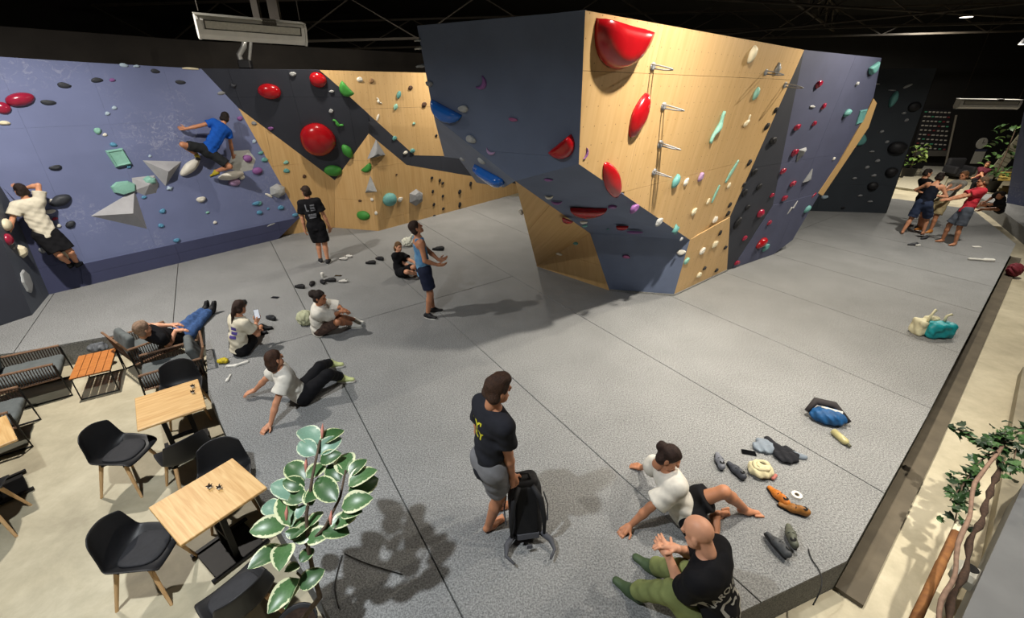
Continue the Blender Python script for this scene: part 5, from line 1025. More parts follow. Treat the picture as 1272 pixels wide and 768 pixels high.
MB().tube([main[2], zp(225, 620, .66), zp(205, 600, .72)], [.011, .009, .007], 8).build('stem', M_STEM, o, True)
LV = [(285, 130, 215, 60, 1.40, 2), (275, 165, 210, 115, 1.38, 2), (285, 160, 370, 100, 1.38, 2), (295, 125, 378, 68, 1.42, 0), (290, 190, 368, 158, 1.34, 0), (235, 260, 168, 192, 1.24, 0), (240, 250, 312, 198, 1.28, 1), (235, 280, 150, 262, 1.22, 0), (225, 322, 106, 268, 1.16, 2), (235, 335, 158, 288, 1.18, 0),
      (352, 338, 276, 246, 1.24, 0), (365, 262, 318, 200, 1.26, 0), (380, 242, 393, 150, 1.30, 1), (400, 242, 462, 178, 1.30, 0), (395, 280, 500, 216, 1.27, 1), (395, 300, 508, 252, 1.23, 0), (370, 358, 484, 322, 1.2, 1), (370, 382, 445, 372, 1.16, 0), (330, 432, 425, 388, 1.1, 1), (185, 432, 150, 305, 1.05, 1),
      (165, 425, 28, 445, 1.02, 1), (180, 478, 275, 388, 1.02, 0), (190, 485, 285, 412, .98, 1), (240, 482, 335, 448, .98, 1), (300, 442, 398, 452, 1.05, 0), (165, 512, 22, 580, .86, 0), (168, 492, 138, 588, .88, 1), (215, 562, 268, 508, .84, 0), (215, 572, 160, 595, .8, 1), (212, 655, 306, 588, .66, 0), (212, 622, 96, 748, .66, 1),
      (205, 640, 158, 730, .62, 0), (205, 402, 242, 342, 1.1, 2), (128, 385, 90, 335, 1.0, 2), (262, 352, 238, 296, 1.18, 1), (302, 292, 236, 338, 1.2, 0), (250, 430, 300, 370, 1.06, 1), (225, 460, 160, 450, 1.0, 0)]
for i, (x0, y0, x1, y1, z, k) in enumerate(LV):
    a = zp(x0, y0, z - .03); b = zp(x1, y1, z + .015 * (1 if i % 3 else -2)); L_ = np.linalg.norm(b - a); r_ = random.Random(i)
    link('leaf', leaf_mesh(a, b, max(.034, min(.078, L_ * .355)), nrm(V(r_.uniform(-.45, .45), -.45 + r_.uniform(-.3, .3), 1.0)), .14), ML[k], o)
for x, y, z in ((298, 75, 1.45), (238, 200, 1.3), (330, 395, 1.16), (166, 378, 1.12)):
    a = zp(x, y + 28, z - .03); MB().tube([a, zp(x, y, z), zp(x + 2, y - 26, z + .03)], [.007, .013, .002], 7).build('leaf_bud', mat('bud_pink', '#b9796a', .6), o, True)
# ================================================================= RIGHT EDGE: kerb, ivy, stick, branch, panel
M_TANC = mat('kerb_concrete', '#8b8470', .7, .15, 3, bump=.1, bscale=20)
ka, kb = V(11.2, 8.65), V(4.0, 2.3); kd = nrm(kb - ka); kn = V(-kd[1], kd[0]); kn = kn if kn[0] > 0 else -kn
k1 = ka + (kb - ka) * .42
tag(MB().prism([(*(k1), -.22), (*(kb + kd * 1.5), -.22), (*(kb + kd * 1.5 + kn * .9), -.22), (*(k1 + kn * .9), -.22)], (0, 0, 1), .18).build('trim_1', M_TANC), 'low tan concrete kerb along the right edge', kind='structure')
tag(MB().prism([(*(ka + kn * .25), -.05), (*(k1 + kn * .25), -.05), (*(k1 + kn * 1.2), -.05), (*(ka + kn * 1.2), -.05)], (0, 0, 1), .35).build('trim_2', mat('kerb_dark', '#4d4538', .8, .15, 3)), 'dark raised platform edge beyond the kerb at the right', kind='structure')
gp = [at(1272, 600, .15), at(1195, 768, .15), at(1205, 800, .15), at(1330, 760, .15), at(1330, 560, .15)]
tag(MB().prism(gp, (0, 0, 1), .4).build('trim_3', mat('panel_grey', '#5c5e60', .6, .08, 3)), 'flat grey panel in the lower right corner', kind='structure')
b = MB(); a, c = at(1187, 662, .12), at(1128, 790, .05); b.tube([a, a + (c - a) * .33, a + (c - a) * .35, a + (c - a) * .66, c], [.034, .034, .037, .036, .038], 10)
o = empty('bamboo_pole', c); tag(o, 'brown bamboo pole lying at the lower right beside the ivy', 'pole')
bo = b.build('pole', mat_wood('bamboo', '#6e4420', '#8a5c2e', coords='Object', stretch=(8, 8, 8), rough=.85), o, True); bo.location = tuple(-c)
MB().tube([a - c, a - c + nrm(a - at(1128, 790, .05)) * .16], [.036, .034], 10).build('pole_sleeve', mat('sleeve_white', '#d3cdb4', .6), o)
def vine(name, pts, r, m, label, cat, bead=False):
    P = [at(*p) for p in pts]; Q = []
    for i in range(len(P) - 1):
        for t in np.linspace(0, 1, 9)[:-1]: Q.append(P[i] * (1 - t) + P[i + 1] * t + V(math.sin(9 * (i + t)), math.cos(7 * (i + t)), math.sin(5 * (i + t))) * .012)
    Q.append(P[-1]); rr = [r * (1 + (.45 * math.sin(i * 2.1) if bead else .08 * math.sin(i))) for i in range(len(Q))]
    c = P[-1]; o = MB().tube([q - c for q in Q], rr, 8).build(name, m, None, True, loc=c); tag(o, label, cat); return o
vine('bare_branch', [(1250, 545, .5), (1212, 600, .45), (1190, 690, .4), (1160, 790, .35)], .017, mat('branch_pink', '#7d6556', .8, .2, 20), 'pinkish bare branch running from the ivy to the bottom edge', 'branch')
vine('dark_vine', [(1243, 572, .38), (1228, 620, .34), (1205, 680, .3), (1172, 790, .25)], .022, mat('vine_dark', '#3a2a20', .9, .3, 40), 'knotty dark vine hanging below the bare branch', 'vine', True)
o = empty('pipe_bracket', at(1205, 722, -.05)); tag(o, 'pale grey pipe bracket with a dark hole near the lower right corner', 'bracket')
R = np.array(Matrix.Rotation(math.radians(35), 3, 'Z')); MB().box((0, 0, .03), (.22, .26, .16), R, bev=.04).build('body', mat('bracket_grey', '#9b9a90', .6), o)
MB().lathe([(.001, .0), (.05, .0), (.05, .005), (.001, .006)], 16, (0.0, .04, .108)).build('hole', mat('hole_black', '#0c0c0c', .9), o)
# ivy
M_IVY = [mat('ivy_a', '#24401f', .45, .2, 20), mat('ivy_b', '#35562a', .45, .2, 20), mat('ivy_c', '#182e18', .45, .2, 20)]
ic = at(1232, 585, .35)
o = empty('ivy_plant', ic); tag(o, 'dark green trailing ivy hanging over the right edge', 'plant')
ivm = []
for k in range(3):
    P2_ = [(0, -.05), (.03, -.045), (.055, -.01), (.035, .005), (.04, .035), (.012, .03), (0, .065), (-.012, .03), (-.04, .035), (-.035, .005), (-.055, -.01), (-.03, -.045)]
    v = [(x, y, .35 * abs(x) - .2 * abs(y)) for x, y in P2_] + [(0, 0, .012)]; f = [(i, (i + 1) % 12, 12) for i in range(12)]; me = pymesh('leaf', v, f, False); me.materials.append(M_IVY[k]); ivm.append(me)
r_ = random.Random(3); strands = [[(1272, 540, .55), (1240, 550, .5), (1210, 545, .48), (1190, 533, .45)], [(1245, 555, .5), (1215, 575, .42), (1195, 605, .3), (1186, 650, .15)], [(1272, 535, .6), (1262, 560, .5), (1255, 590, .4)], [(1230, 560, .45), (1205, 590, .35), (1180, 622, .2)], [(1285, 530, .6), (1250, 535, .55), (1230, 560, .5)]]
for S in strands:
    P = [at(*p) - ic for p in S]; MB().tube(P, .006, 5).build('stem', M_STEM, o)
    for i in range(len(P) - 1):
        for q in range(15):
            t = r_.random(); c = P[i] * (1 - t) + P[i + 1] * t + V(r_.uniform(-.09, .09), r_.uniform(-.08, .08), r_.uniform(-.06, .05)); l = link('leaf', ivm[r_.randrange(3)], None, o, loc=c, rot=(r_.uniform(-.7, .7), r_.uniform(-.7, .7), r_.uniform(0, 6.3))); s_ = r_.uniform(.65, 1.1); l.scale = (s_, s_, s_)
# ================================================================= BAGS, SHOES AND OTHER THINGS ON THE MAT
def shoe_proto(kind):
    o = empty('climbing_shoe' if kind == 'climb' else 'shoe')
    up = sdf_obj('upper', [cap((0, -.09, .045), (0, .02, .045), .036, .04, .02), cap((0, .02, .04), (.006, .12, .028), .042, .026, .03, (V(0, 0, 1), .75)), cap((0, -.1, .06), (0, -.04, .075), .03, .028, .02), ], .009, mat('x_dummy', '#222222'), o)
    up.data.materials.clear()
    sp = []
    for i in range(18): t = 2 * math.pi * i / 18; x = math.cos(t); sp.append((math.sin(t) * (.04 + .004 * x) + .003, .015 + .135 * x, .014))
    MB().prism(sp, (0, 0, 1), .014).build('sole', SOLE_B, o)
    MB().lathe([(.026, 0), (.022, .004), (.001, .002)], 12, (0, -.075, .093)).build('opening', mat('shoe_inside', '#0d0d0e', .9), o)
    for y in (.0, .035):
        b = MB(); b.tube([(-.043, y, .05), (-.02, y, .082 - y * .2), (.02, y, .082 - y * .2), (.045, y, .05)], .005, 5); b.build('strap', SOLE_B, o)
    return o
SHP = {}
def shoe(px, py, deg, col, label, group, z=0., lie=0., kind='climb', sc=1.0, sole=None):
    if 'p' not in SHP: SHP['p'] = shoe_proto(kind); o = SHP['p']; SHP['c'] = [c for c in kids(o)]
    else: o = copy_tree(SHP['p'])
    o.name = 'climbing_shoe' if kind == 'climb' else 'shoe'
    q = at(px, py, z); o.location = (q[0], q[1], z + (.035 if lie else 0)); o.rotation_euler = (0, lie, math.radians(deg)); o.scale = (sc, sc, sc)
    m = mat('shoe_' + col.strip('#'), col, .6, .15, 30)
    for c in kids(o):
        if c.name.startswith('upper'):
            c.data = c.data.copy() if c.data.materials else c.data; c.data.materials.clear(); c.data.materials.append(m)
    tag(o, label, 'shoe', group); return o
g1 = 'shoes by the leaning man in white'
shoe(893, 576, -10, '#6d7078', 'grey climbing shoe left of its twin above the raised knee', g1); shoe(914, 588, 15, '#3c3f46', 'dark grey climbing shoe between its twin and the cream chalk bag', g1)
shoe(966, 620, 15, '#b86a1e', 'orange and black climbing shoe lying below the white tape roll', g1); shoe(986, 636, 60, '#8a5a22', 'brown orange climbing shoe right beside the orange one', g1)
shoe(962, 684, 12, '#3d4043', 'dark grey climbing shoe lying alone on the left near the mat corner', g1, lie=.5, sc=1.0); shoe(982, 673, -15, '#55584c', 'olive grey climbing shoe right of the dark one near the mat corner', g1, lie=-.3, sc=1.0)
g2 = 'shoes behind the woman hugging her knees'
shoe(373, 358, 70, '#1c1c1f', 'leftmost black climbing shoe behind the curly haired woman', g2); shoe(388, 354, 10, '#2c2a2c', 'black climbing shoe directly behind the curly haired woman', g2); shoe(401, 352, 40, '#202024', 'black climbing shoe right of the woman with white cup behind it', g2); shoe(411, 350, 80, '#1b1b1d', 'rightmost black climbing shoe behind the curly haired woman', g2); shoe(427, 351, 85, '#c9c7c0', 'small white shoe right of the black shoes', g2, sc=.8)
g3 = 'shoes near the standing man and the boy'
shoe(427, 323, 80, '#cfcdc6', 'front white shoe beside the man in black', g3, sc=.85); shoe(433, 320, 75, '#d5d3cc', 'rear white shoe beside the man in black', g3, sc=.85); shoe(461, 328, 80, '#1a1a1c', 'front black shoe between the man in black and the boy', g3); shoe(472, 323, 60, '#1e1e22', 'rear black shoe between the man in black and the boy', g3)
shoe(519, 309, 20, '#2a2d31', 'dark shoe behind the boy beside the white bag', g3); shoe(545, 311, 80, '#1a1b1d', 'black shoe behind the shoulder of the man in blue tank top', g3, sc=1.2)
g4 = 'shoes at the right group'
shoe(1148, 297, 110, '#3b3c42', 'dark shoe lying at the feet of the man in navy tank top', g4); shoe(1134, 305, 80, '#4a4c50', 'small dark grey shoe lying in front of the man in navy tank top', g4, sc=.9)
shoe(337, 398 - 1, 60, '#24262a', 'dark shoe right of the girl with the phone', 'shoes by the girl'); shoe(303, 378, 20, '#222326', 'dark shoe behind the head of the girl with the phone', 'shoes by the girl')
# phone in the girl's hand, phone on the mat
w_, hd_ = PH_AT
o = empty('phone', w_ + V(.02, .05, .13)); tag(o, 'white screened phone held up by the girl with ponytail', 'phone'); R = np.array(Matrix.Rotation(math.radians(30), 3, 'Z') @ Matrix.Rotation(math.radians(-25), 3, 'X'))
MB().box((0, 0, 0), (.072, .009, .148), R, bev=.004).build('case', mat('phone_black', '#141416', .3), o); MB().box(R @ V(0, -.0056, 0), (.066, .001, .138), R).build('screen', mat('phone_screen', '#d8dde6', .2, emit='#d8dde6', estr=.6), o)
def phone(px, py, deg, label):
    q = at(px, py); o = empty('phone', q, math.radians(deg)); tag(o, label, 'phone'); MB().box((0, 0, .006), (.078, .155, .01), bev=.004).build('case', mat('phone_black', '#141416', .3), o); MB().box((0, 0, .0115), (.07, .145, .001)).build('screen', mat('phone_dark', '#0a0b0d', .1), o)
phone(930, 563, 75, 'black phone lying left of the clothes pile'); phone(420, 343, 85, 'black phone lying behind the curly haired woman'); phone(342, 370, 80, 'small black phone lying alone between the seated women')
# backpack held upright by the standing man
bp = at(655, 672)
o = empty('backpack', bp); tag(o, 'large black trekking backpack standing on the mat held by its handle', 'backpack')
bf = nrm(V(.15, -1, 0)); br = V(-bf[1], bf[0], 0); br = -br if br[0] < 0 else br; Rb = np.stack([br, bf, V(0, 0, 1)], 1); tl = nrm(V(-.05, .22, 1)); Rb = np.stack([br, nrm(np.cross(tl, br)), tl], 1); Rb[:, 1] = nrm(np.cross(tl, br))
L2 = lambda x, y, z: br * x + Rb[:, 1] * y + tl * z
sg = 1 if np.dot(Rb[:, 1], V(0, -1, 0)) > 0 else -1            # y*sg points to the camera
M_BPK = mat('pack_black', '#17171a', .7, .15, 20, bump=.2, bscale=140); M_BPK2 = mat('pack_panel', '#0f0f11', .85, .15, 20); M_BPG = mat('pack_grey', '#4a4b50', .8)
sdf_obj('pack_body', [rbox(L2(0, -sg * .05, .32), (.15, .10, .29), Rb, r=.07, wr=.004), rbox(L2(0, -sg * .04, .60), (.13, .10, .07), Rb, r=.06, wr=.004), rbox(L2(0, -sg * .1, .3), (.13, .1, .2), Rb, r=.07, wr=.004)], .013, M_BPK, o)
sdf_obj('back_pad', [rbox(L2(0, sg * .055, .36), (.105, .022, .25), Rb, r=.02)], .01, M_BPK2, o)
for sx in (-1, 1):
    b = MB(); b.tube([L2(sx * .06, sg * .06, .62), L2(sx * .12, sg * .12, .52), L2(sx * .15, sg * .10, .3), L2(sx * .15, sg * .06, .1)], [.022, .026, .022, .012], 8); b.build('shoulder_strap', M_BPK, o, True)
    b = MB(); b.tube([L2(sx * .13, sg * .03, .10), L2(sx * .2, sg * .1, .07), L2(sx * .22, sg * .17, .02), L2(sx * .16, sg * .26, .012)], [.03, .028, .016, .01], 8); b.build('hip_belt', M_BPG, o, True)
    b = MB(); b.tube([L2(sx * .17, 0, .5), L2(sx * .2, sg * .02, .38), L2(sx * .19, sg * .03, .22)], .007, 6); b.build('compression_strap', M_BPG, o)
b = MB(); b.tube([L2(-.05, sg * .02, .66), L2(-.03, sg * .03, .73), L2(.03, sg * .03, .73), L2(.05, sg * .02, .66)], .012, 8); b.build('handle', M_BPK, o, True)
MB().box(L2(0, sg * .08, .12), (.2, .02, .05), Rb).build('lumbar_pad', M_BPG, o); MB().box(L2(0, sg * .13, .05), (.05, .015, .035), Rb).build('buckle', M_BPG, o)
# cream chalk bag
q = at(943, 588)
o = empty('chalk_bag', q); tag(o, 'cream chalk bag lying open among the clothes', 'bag')
sdf_obj('bag_body', [ell((0, 0, .06), (.13, .12, .065), wr=.01)], .012, mat('bag_cream', '#c9c09a', .9, .1, 20, bump=.3, bscale=60), o)
b = MB(); b.tube([(.075 * math.cos(a), .065 * math.sin(a), .112 + .008 * math.sin(3 * a)) for a in np.linspace(0, 2 * math.pi, 19)], .022, 8); b.build('rim', mat('bag_cream', '#c9c09a'), o, True)
MB().lathe([(.001, 0), (.068, 0), (.068, .004), (.001, .004)], 16, (0, 0, .115)).build('opening', mat('bag_inside', '#4a4634', .95), o); sdf_obj('red_trim', [cap((.09, -.1, .03), (.14, -.06, .03), .02)], .01, mat('trim_red', '#a8655c', .8), o)
# clothes pile
q = at(968, 566)
o = empty('clothes_pile', q); tag(o, 'pile of grey and black clothes behind the cream chalk bag', 'clothes')
sdf_obj('grey_jumper', [ell((-.1, .1, .03), (.16, .1, .045), wr=.014), cap((-.05, .12, .03), (-.14, .22, .03), .035, .03, wr=.008), cap((.12, .0, .03), (.26, -.05, .02), .04, .03, wr=.008)], .012, cloth('jumper', '#7d8791'), o)
sdf_obj('black_jacket', [ell((.05, -.02, .035), (.14, .13, .05), wr=.014), cap((.0, .06, .05), (-.02, .24, .03), .045, .035, wr=.008)], .012, cloth('jacket', '#25262a'), o)
# white tape roll
q = at(989, 617); o = empty('tape_roll', q); tag(o, 'white finger tape roll standing beside the orange shoe', 'tape'); MB().lathe([(.025, 0), (.05, 0), (.05, .03), (.025, .03), (.025, 0)], 20).build('tape', mat('tape_white', '#dddad0', .7), o); MB().lathe([(.024, .002), (.025, .002), (.025, .028), (.02, .028), (.02, .002)], 16).build('core', mat('tape_core', '#a89a84', .8), o)
# blue bag with bottle
q = at(1026, 536); a = at(1004, 518); c = at(1046, 528); d = nrm(c - a)
o = empty('rope_bag', q); tag(o, 'blue sports bag with black flap lying open on the mat', 'bag'); R = np.stack([d, np.cross(V(0, 0, 1), d), V(0, 0, 1)], 1)
mid = (a + c) / 2 - q
sdf_obj('bag_body', [ell(mid + V(0, -.02, .09), (.2, .12, .1), R, wr=.012)], .013, mat('bag_blue', '#114a7a', .6, .2, 12, bump=.2, bscale=60), o)
b = MB(); b.tube([mid - d * .22 + V(0, 0, .08), mid - d * .1 + V(0, .1, .2), mid + d * .1 + V(0, .1, .2), mid + d * .24 + V(0, 0, .06)], [.03, .05, .05, .03], 8); b.build('flap', mat('flap_dark', '#2e2a2b', .8), o, True)
b = MB(); b.tube([mid - d * .08 + V(0, .01, .185), mid + d * .14 + V(0, 0, .17)], [.012, .02], 6); b.build('white_lining', mat('lining_white', '#d0ccc4', .8), o)
q2 = at(1044, 548); o = empty('drink_bottle', q2); tag(o, 'pale yellow bottle lying at the end of the blue bag', 'bottle'); bd = nrm(V(.15, -1, 0)); MB().tube([bd * -.12 + V(0, 0, .04), bd * .06 + V(0, 0, .04), bd * .09 + V(0, 0, .035)], [.042, .042, .02], 12).build('body', mat('bottle_yellow', '#b0a878', .3), o, True); MB().tube([bd * .085 + V(0, 0, .035), bd * .13 + V(0, 0, .03)], [.02, .018], 10).build('cap', mat('cap_olive', '#4b4a36', .6), o)
# teal and cream tote
q = at(1154, 416); o = empty('tote_bag', q); tag(o, 'teal and cream tote bag standing on the mat at the right', 'bag')
sdf_obj('front', [rbox((.06, -.06, .13), (.22, .11, .13), r=.06, wr=.016)], .016, mat('tote_teal', '#178a92', .45, .15, 9, bump=.25, bscale=40), o); sdf_obj('side', [rbox((-.18, .05, .13), (.08, .12, .14), r=.05, wr=.014), ell((.02, .1, .25), (.13, .08, .06), wr=.012)], .016, mat('tote_cream', '#c9c4a4', .6), o)
for sx, tx in ((-.12, -.06), (.15, .24)):
    b = MB(); b.tube([(sx, 0, .24), (sx - .0, 0, .36), (tx, .02, .47 if sx < 0 else .38), (tx + .03, .03, .44 if sx < 0 else .36)], [.022, .02, .018, .014], 8); b.build('handle', mat('tote_cream', '#c9c4a4'), o, True)
# scrap items
def small(name, px, py, prims, m, label, cat, z=0.):
    q = at(px, py, z); o = sdf_obj(name, prims, .01, m); o.location = tuple(q); tag(o, label, cat); return o
M_WP = mat('plastic_white', '#d8d6ce', .5)
small('yellow_pouch', 278, 451, [ell((0, 0, .04), (.085, .06, .04), wr=.008)], mat('pouch_yellow', '#b3a01f', .7, .3, 30), 'yellow pouch lying in front of the girl with ponytail', 'pouch')
small('white_strap', 292, 455, [cap((-.1, -.03, .015), (.02, -.01, .015), .022, wr=.004), cap((.02, -.01, .015), (.14, .1, .015), .022, wr=.004)], M_WP, 'white crumpled strap beside the yellow pouch', 'strap')
small('white_brush', 285, 470, [cap((-.02, .07, .012), (.01, -.05, .012), .014), cap((.01, -.05, .015), (.015, -.09, .015), .02)], M_WP, 'small white brush below the yellow pouch', 'brush')
small('white_towel', 507, 306, [ell((0, 0, .12), (.16, .09, .12), wr=.02), cap((.05, 0, .2), (.14, .02, .3), .04, .03, wr=.01)], mat('towel_white', '#d3d4c6', .9), 'crumpled white towel behind the boy in black', 'towel')
small('white_cup', 401, 345, [cap((0, 0, .02), (0, 0, .09), .032, .04)], M_WP, 'small white cup behind the black shoes', 'cup')
small('chalk_ball', 381, 403, [ell((0, 0, .13), (.15, .13, .14), wr=.012)], mat('pack_green', '#a9ac8e', .85, .15, 14), 'pale green round bag behind the back of the curly haired woman', 'bag')
small('white_brush', 1217, 324, [cap((-.22, .05, .03), (.1, -.03, .03), .03), cap((.1, -.03, .03), (.25, -.06, .03), .045)], M_WP, 'long white brush lying near the right mat edge', 'brush')
small('white_card', 1213, 307, [rbox((0, 0, .01), (.1, .05, .01), r=.006)], M_WP, 'small white card on the mat right of the man in red', 'card')
small('white_roll', 1140, 306, [cap((-.05, 0, .025), (.06, .02, .025), .024)], M_WP, 'small white roll on the mat in front of the navy tank top man', 'tape')
small('red_bag', 1258, 325, [ell((.1, -.05, -.2), (.16, .13, .17), wr=.015)], mat('bag_maroon', '#6e1f2c', .7, .15, 14), 'maroon bag hanging off the right edge of the mat', 'bag')
small('dark_bundle', 122, 434, [ell((0, 0, .03), (.16, .1, .07), wr=.012), cap((.02, 0, .08), (.08, .02, .1), .03)], mat('bundle_grey', '#55585c', .7, .4, 20), 'dark bundle lying behind the teak coffee table', 'bundle', z=-.1)
def cable(pts, label):
    P = [at(x, y, z) for x, y, z in pts]; c = P[0]; Q = []
    for i in range(len(P) - 1):
        for t in np.linspace(0, 1, 7)[:-1]:
            p0, p1, p2, p3 = P[max(i - 1, 0)], P[i], P[i + 1], P[min(i + 2, len(P) - 1)]; Q.append(.5 * (2 * p1 + (p2 - p0) * t + (2 * p0 - 5 * p1 + 4 * p2 - p3) * t * t + (3 * p1 - p0 - 3 * p2 + p3) * t ** 3))
    Q.append(P[-1]); o = MB().tube([q - c for q in Q], .0055, 6).build('cable', mat('cable_black', '#1a1a1a', .6), None, True, loc=c); tag(o, label, 'cable')
cable([(1004, 682, .01), (1008, 694, .01), (1019, 712, .01), (1020, 730, .0), (1010, 752, -.12)], 'black cable running over the near right mat corner')
cable([(425, 690, .01), (418, 715, .01), (416, 735, .01), (421, 756, .01)], 'black cable on the mat right of the rubber plant stem')
cable([(428, 688, .01), (455, 700, .01), (500, 714, .01)], 'thin black cable crossing the shadow of the rubber plant')
# ================================================================= HEATERS, PIPE AND THE FAR CORNER
M_HEAT = mat('heater_white', '#eceae4', .45, .05, 6); M_GRIL = mat('heater_grille', '#c4c1b6', .5, .08, 30)
def heater(a, b, label, tilt):
    a, b = np.array(a, float), np.array(b, float); d = b - a; L_ = np.linalg.norm(d); d /= L_; s = nrm(np.cross(d, V(0, 0, 1))); s = -s if s[1] > 0 else s; c = (a + b) / 2
    f = nrm(s * math.cos(tilt) - V(0, 0, 1) * math.sin(tilt)); u = nrm(np.cross(d, f)); u = u if u[2] > 0 else -u
    o = empty('radiant_heater', c); tag(o, label, 'heater', 'radiant heaters'); R = np.stack([d, f, u], 1)
    q = lambda x, y, z: d * x + f * y + u * z; H2 = L_ / 2
    sec = [(-.10, .13), (.03, .15), (.09, .10), (.09, -.08), (.05, -.15), (-.06, -.15), (-.10, -.08)]
    v = [q(-H2, y, z) for y, z in sec] + [q(H2, y, z) for y, z in sec]; n = len(sec); fc = [(i, (i + 1) % n, n + (i + 1) % n, n + i) for i in range(n)] + [tuple(range(n))[::-1], tuple(range(n, 2 * n))]
    MB().add(v, fc).build('housing', M_HEAT, o)
    MB().box(q(0, .094, .05), (L_ * .9, .012, .1), R).build('grille', M_GRIL, o)
    b_ = MB()
    for z in (.105, -.005): b_.box(q(0, .098, z), (L_ * .92, .014, .012), R)
    for x in (-1, 1): b_.box(q(x * L_ * .455, .098, .05), (.014, .014, .12), R)
    b_.build('grille_frame', mat('heater_dark', '#3c3a34', .6), o)
    MB().box(q(0, -.02, .156), (L_ * 1.04, .2, .012), R).build('top_plate', M_GRIL, o)
    for x in (-1, 1):
        sec2 = [(p[0] * 1.06, p[1] * 1.06) for p in sec]; v = [q(x * (H2 + .002), y, z) for y, z in sec2] + [q(x * (H2 + .03), y, z) for y, z in sec2]; MB().add(v, fc).build('end_cap', M_HEAT, o)
        MB().tube([q(x * H2 * .95, 0, .2), q(x * H2 * .95, 0, .2) * V(1, 1, 0) + V(0, 0, 7.1 - c[2])], .008, 5).build('hanger', M_STEEL, o)
    MB().box(q(L_ * .15, .03, .145), (.2, .1, .07), R).build('junction_box', mat('junction', '#57524a', .6), o)
heater(aty(247, 33, 7.7), aty(377, 43, 8.6), 'white radiant heater hanging at the upper left above the walls', .25)
heater(aty(1190, 129, 17.0), aty(1264, 130, 17.3), 'white radiant heater hanging in the far right corner', .1)
P = [aty(x, y, 12.1) for x, y in ((304, 48), (303, 58), (297, 68), (300, 77), (302, 84))]; c = P[-1]; o = empty('vent_pipe', c); tag(o, 'silver bent pipe below the upper left heater', 'pipe')
MB().tube([p_ - c for p_ in P], .06, 10).build('pipe', mat('pipe_silver', '#a9a9a6', .35, metal=.6), o, True); MB().tube([aty(312, 46, 12.1) - c, aty(309, 84, 12.1) - c], .035, 8).build('rod', mat('pipe_silver', '#a9a9a6'), o); MB().box(aty(305, 80, 12.1) - c, (.3, .16, .2), bev=.03).build('clamp', mat('clamp_black', '#17171a', .6), o)
for i, (x0, x1, lb) in enumerate([(318, 326, 'dark steel hanger post left above the upper left heater'), (338, 350, 'wide dark steel hanger post right above the upper left heater')]):
    a = aty(x0, 30, 9.0); e_ = aty(x1, 30, 9.0); tag(MB().box((a + e_) / 2 * V(1, 1, 0) + V(0, 0, (a[2] + 7.1) / 2), (e_[0] - a[0], .08, 7.1 - a[2])).build('hanger_post', M_STEEL), lb, 'post', 'hanger posts')
# training board on the rear wall
YB = 26.9
o = empty('training_board', aty(1155, 190, YB)); base_ = aty(1155, 190, YB); tag(o, 'black training board covered with a grid of small holds', 'training board')
BL = [aty(x, y, YB) - base_ for x, y in ((1148, 136), (1181, 137), (1174, 194), (1133, 191))]
MB().prism(BL, (0, -1, 0), .1).build('board', mat('board_black', '#17161a', .7), o)
b = [MB(), MB(), MB()]
for i in range(7):
    for j in range(10):
        s, t = (i + .5) / 7, (j + .5) / 10; q = (BL[0] * (1 - s) + BL[1] * s) * (1 - t) + (BL[3] * (1 - s) + BL[2] * s) * t; k = 2 if (i * 3 + j * 5) % 11 == 0 else (1 if (i + j) % 7 == 0 else 0)
        b[k].box(q + V(0, -.04, 0), (.12 + .05 * ((i * j) % 2), .08, .07), bev=.02)
for k, (nm, c_k) in enumerate((('grey_holds', '#a19d96'), ('red_holds', '#7a2c30'), ('green_holds', '#3f8a6a'))): x = b[k].build(nm, mat('board_' + nm, c_k, .6), o); x['kind'] = 'stuff'
MB().box((BL[2] + BL[3]) / 2 + V(0, -.1, .1), (1.9, .15, .3)).build('foot_rail', mat('rail_grey', '#4a4844', .7), o)
def slab(name, px, z0, z1, m, label, cat):
    P = [at(x, y, z1) for x, y in px]; c = P[0] * V(1, 1, 0) + V(0, 0, z0); o = MB().prism([p_ - c for p_ in P], (0, 0, 1), z1 - z0).build(name, m, None, loc=c); tag(o, label, cat)
slab('bench_mat', [(1143, 213), (1174, 214.5), (1178, 207), (1148, 206)], -.4, -.1, mat('bench_pale', '#8b897f', .8), 'pale bench mat in front of the training board', 'bench')
slab('floor_pad', [(1112, 232), (1168, 240), (1180, 216), (1130, 210)], -.4, -.3, mat('pad_sand', '#a29c88', .8), 'sand coloured floor pad behind the man in navy tank top', 'mat')
# round sign, paper sign, notice board, stick
q = aty(1219, 178, 27.12); o = empty('round_clock', q); tag(o, 'round white clock on the dark far wall', 'clock'); b = MB(); b.lathe([(.001, 0), (.3, 0), (.3, .05), (.27, .06), (.001, .06)], 24); x = b.build('face', mat('clock_white', '#bcbab2', .5), o); x.rotation_euler = (math.pi / 2, 0, 0); h = MB(); h.bar((0, -.07, 0), (0, -.07, .2), .025, .01); h.bar((0, -.07, 0), (.13, -.07, .05), .03, .01); h.build('hands', mat('clock_hand', '#1a1a1a', .5), o)
q = aty(1215, 195, 27.13); o = empty('paper_sign', q); tag(o, 'white paper notice below the round clock', 'sign'); MB().box((0, 0, 0), (.62, .02, .75)).build('sheet', mat('paper_white', '#b4b2aa', .8), o); MB().box((0, -.012, .36), (.66, .02, .12)).build('header', mat('paper_header', '#3a3f55', .8), o)
q = aty(1258, 186, 24.0); o = empty('notice_board', q); tag(o, 'pale ruled notice board leaning at the far right', 'board'); R = np.array(Matrix.Rotation(.35, 3, 'Y')); MB().box((0, 0, 0), (.6, .05, 2.0), R).build('board', mat('board_cream', '#a8a48e', .8), o); b = MB()
for i in range(9): b.box(R @ V(0, -.03, -.8 + .2 * i), (.56, .01, .02), R)
b.build('rule_lines', mat('rule_dark', '#4d4a40', .8), o)
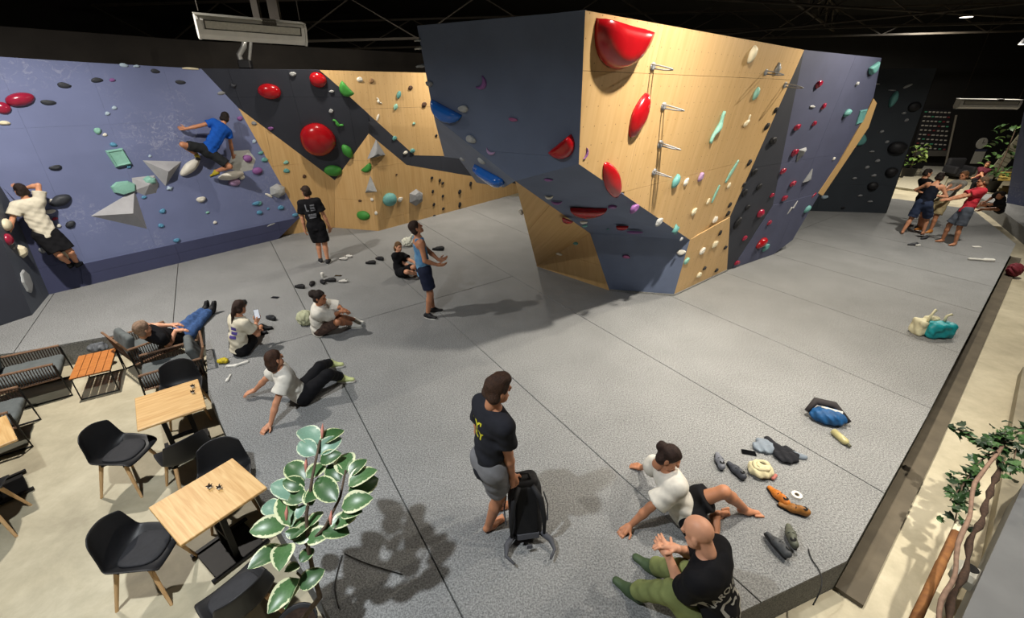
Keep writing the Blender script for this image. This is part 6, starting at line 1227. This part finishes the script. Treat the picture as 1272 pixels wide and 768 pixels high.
a, e_ = aty(1188, 143, 26.7), V(*aty(1180, 195, 26.4)[:2], -.4); tag(MB().tube([(0, 0, 0), e_ - a], .05, 6).build('leaning_stick', mat('stick_pale', '#6f6a60', .7), None, loc=a), 'pale stick leaning right of the training board', 'stick')
q = at(1187, 222, -.4); o = empty('black_armchair', q); tag(o, 'black armchair behind the heads of the group of men', 'chair'); sdf_obj('seat', [rbox((0, 0, .3), (.45, .4, .15), r=.1)], .03, M_PAD, o); sdf_obj('backrest', [rbox((0, .35, .65), (.45, .12, .35), r=.1)], .03, M_PAD, o)
for sx in (-1, 1): sdf_obj('armrest', [rbox((sx * .45, 0, .45), (.1, .4, .2), r=.08)], .03, M_PAD, o)
slab('yellow_table_top', [(1240, 222), (1262, 223), (1262, 214), (1243, 213)], .2, .28, mat('table_yellow', '#c2a95c', .6), 'small yellow table top in the far right corner', 'table')
# potted trees
def leafy(name, px, py, h, n, spread, cols, label, seed):
    q = at(px, py, -.4); o = empty(name, q); tag(o, label, 'plant'); r = random.Random(seed)
    MB().lathe([(.2, 0), (.26, .02), (.32, .5), (.35, .52), (.31, .52), (.29, .44)], 18).build('pot', mat('pot_black', '#19191b'), o, True); MB().tube([(0, 0, .4), (.03, 0, h * .6), (0, .05, h)], [.04, .03, .015], 7).build('stem', M_STEM, o)
    ms = [mat('leaf_' + c.strip('#'), c, .5, .2, 20) for c in cols]
    for i in range(n):
        t = r.random(); a = r.uniform(0, 6.28); c = V(math.cos(a) * spread * r.random() ** .5, math.sin(a) * spread * r.random() ** .5, .65 + (h - .5) * t); d = nrm(V(math.cos(a), math.sin(a), r.uniform(-.5, .6))); L_ = r.uniform(.22, .38)
        link('leaf', leaf_mesh(c, c + d * L_, L_ * .3, V(r.uniform(-.4, .4), r.uniform(-.4, .4), 1), .2), ms[i % len(ms)], o)
leafy('potted_bush', 1126, 221, 1.5, 34, .35, ('#7d9a4e', '#9fb268', '#5f7f3c'), 'yellow green potted bush beside the ink wall', 5)
leafy('potted_tree', 1227, 238, 2.7, 70, .6, ('#3e5a2c', '#56743c', '#2c4322'), 'tall leafy potted tree in the far right corner', 6)
# lavender slab at the right edge
sa, sb = at(1250, 252), at(1300, 262); PL_S = vplane(sa, sb); w = wall('wall_right_slab', 'lavender climbing wall edge cut off by the right frame')
facet(w, [(1250, 252), (1263, 180), (1276, 120), (1330, 120), (1330, 268)], PL_S, M_LAV, size=(2.5, 2.6))
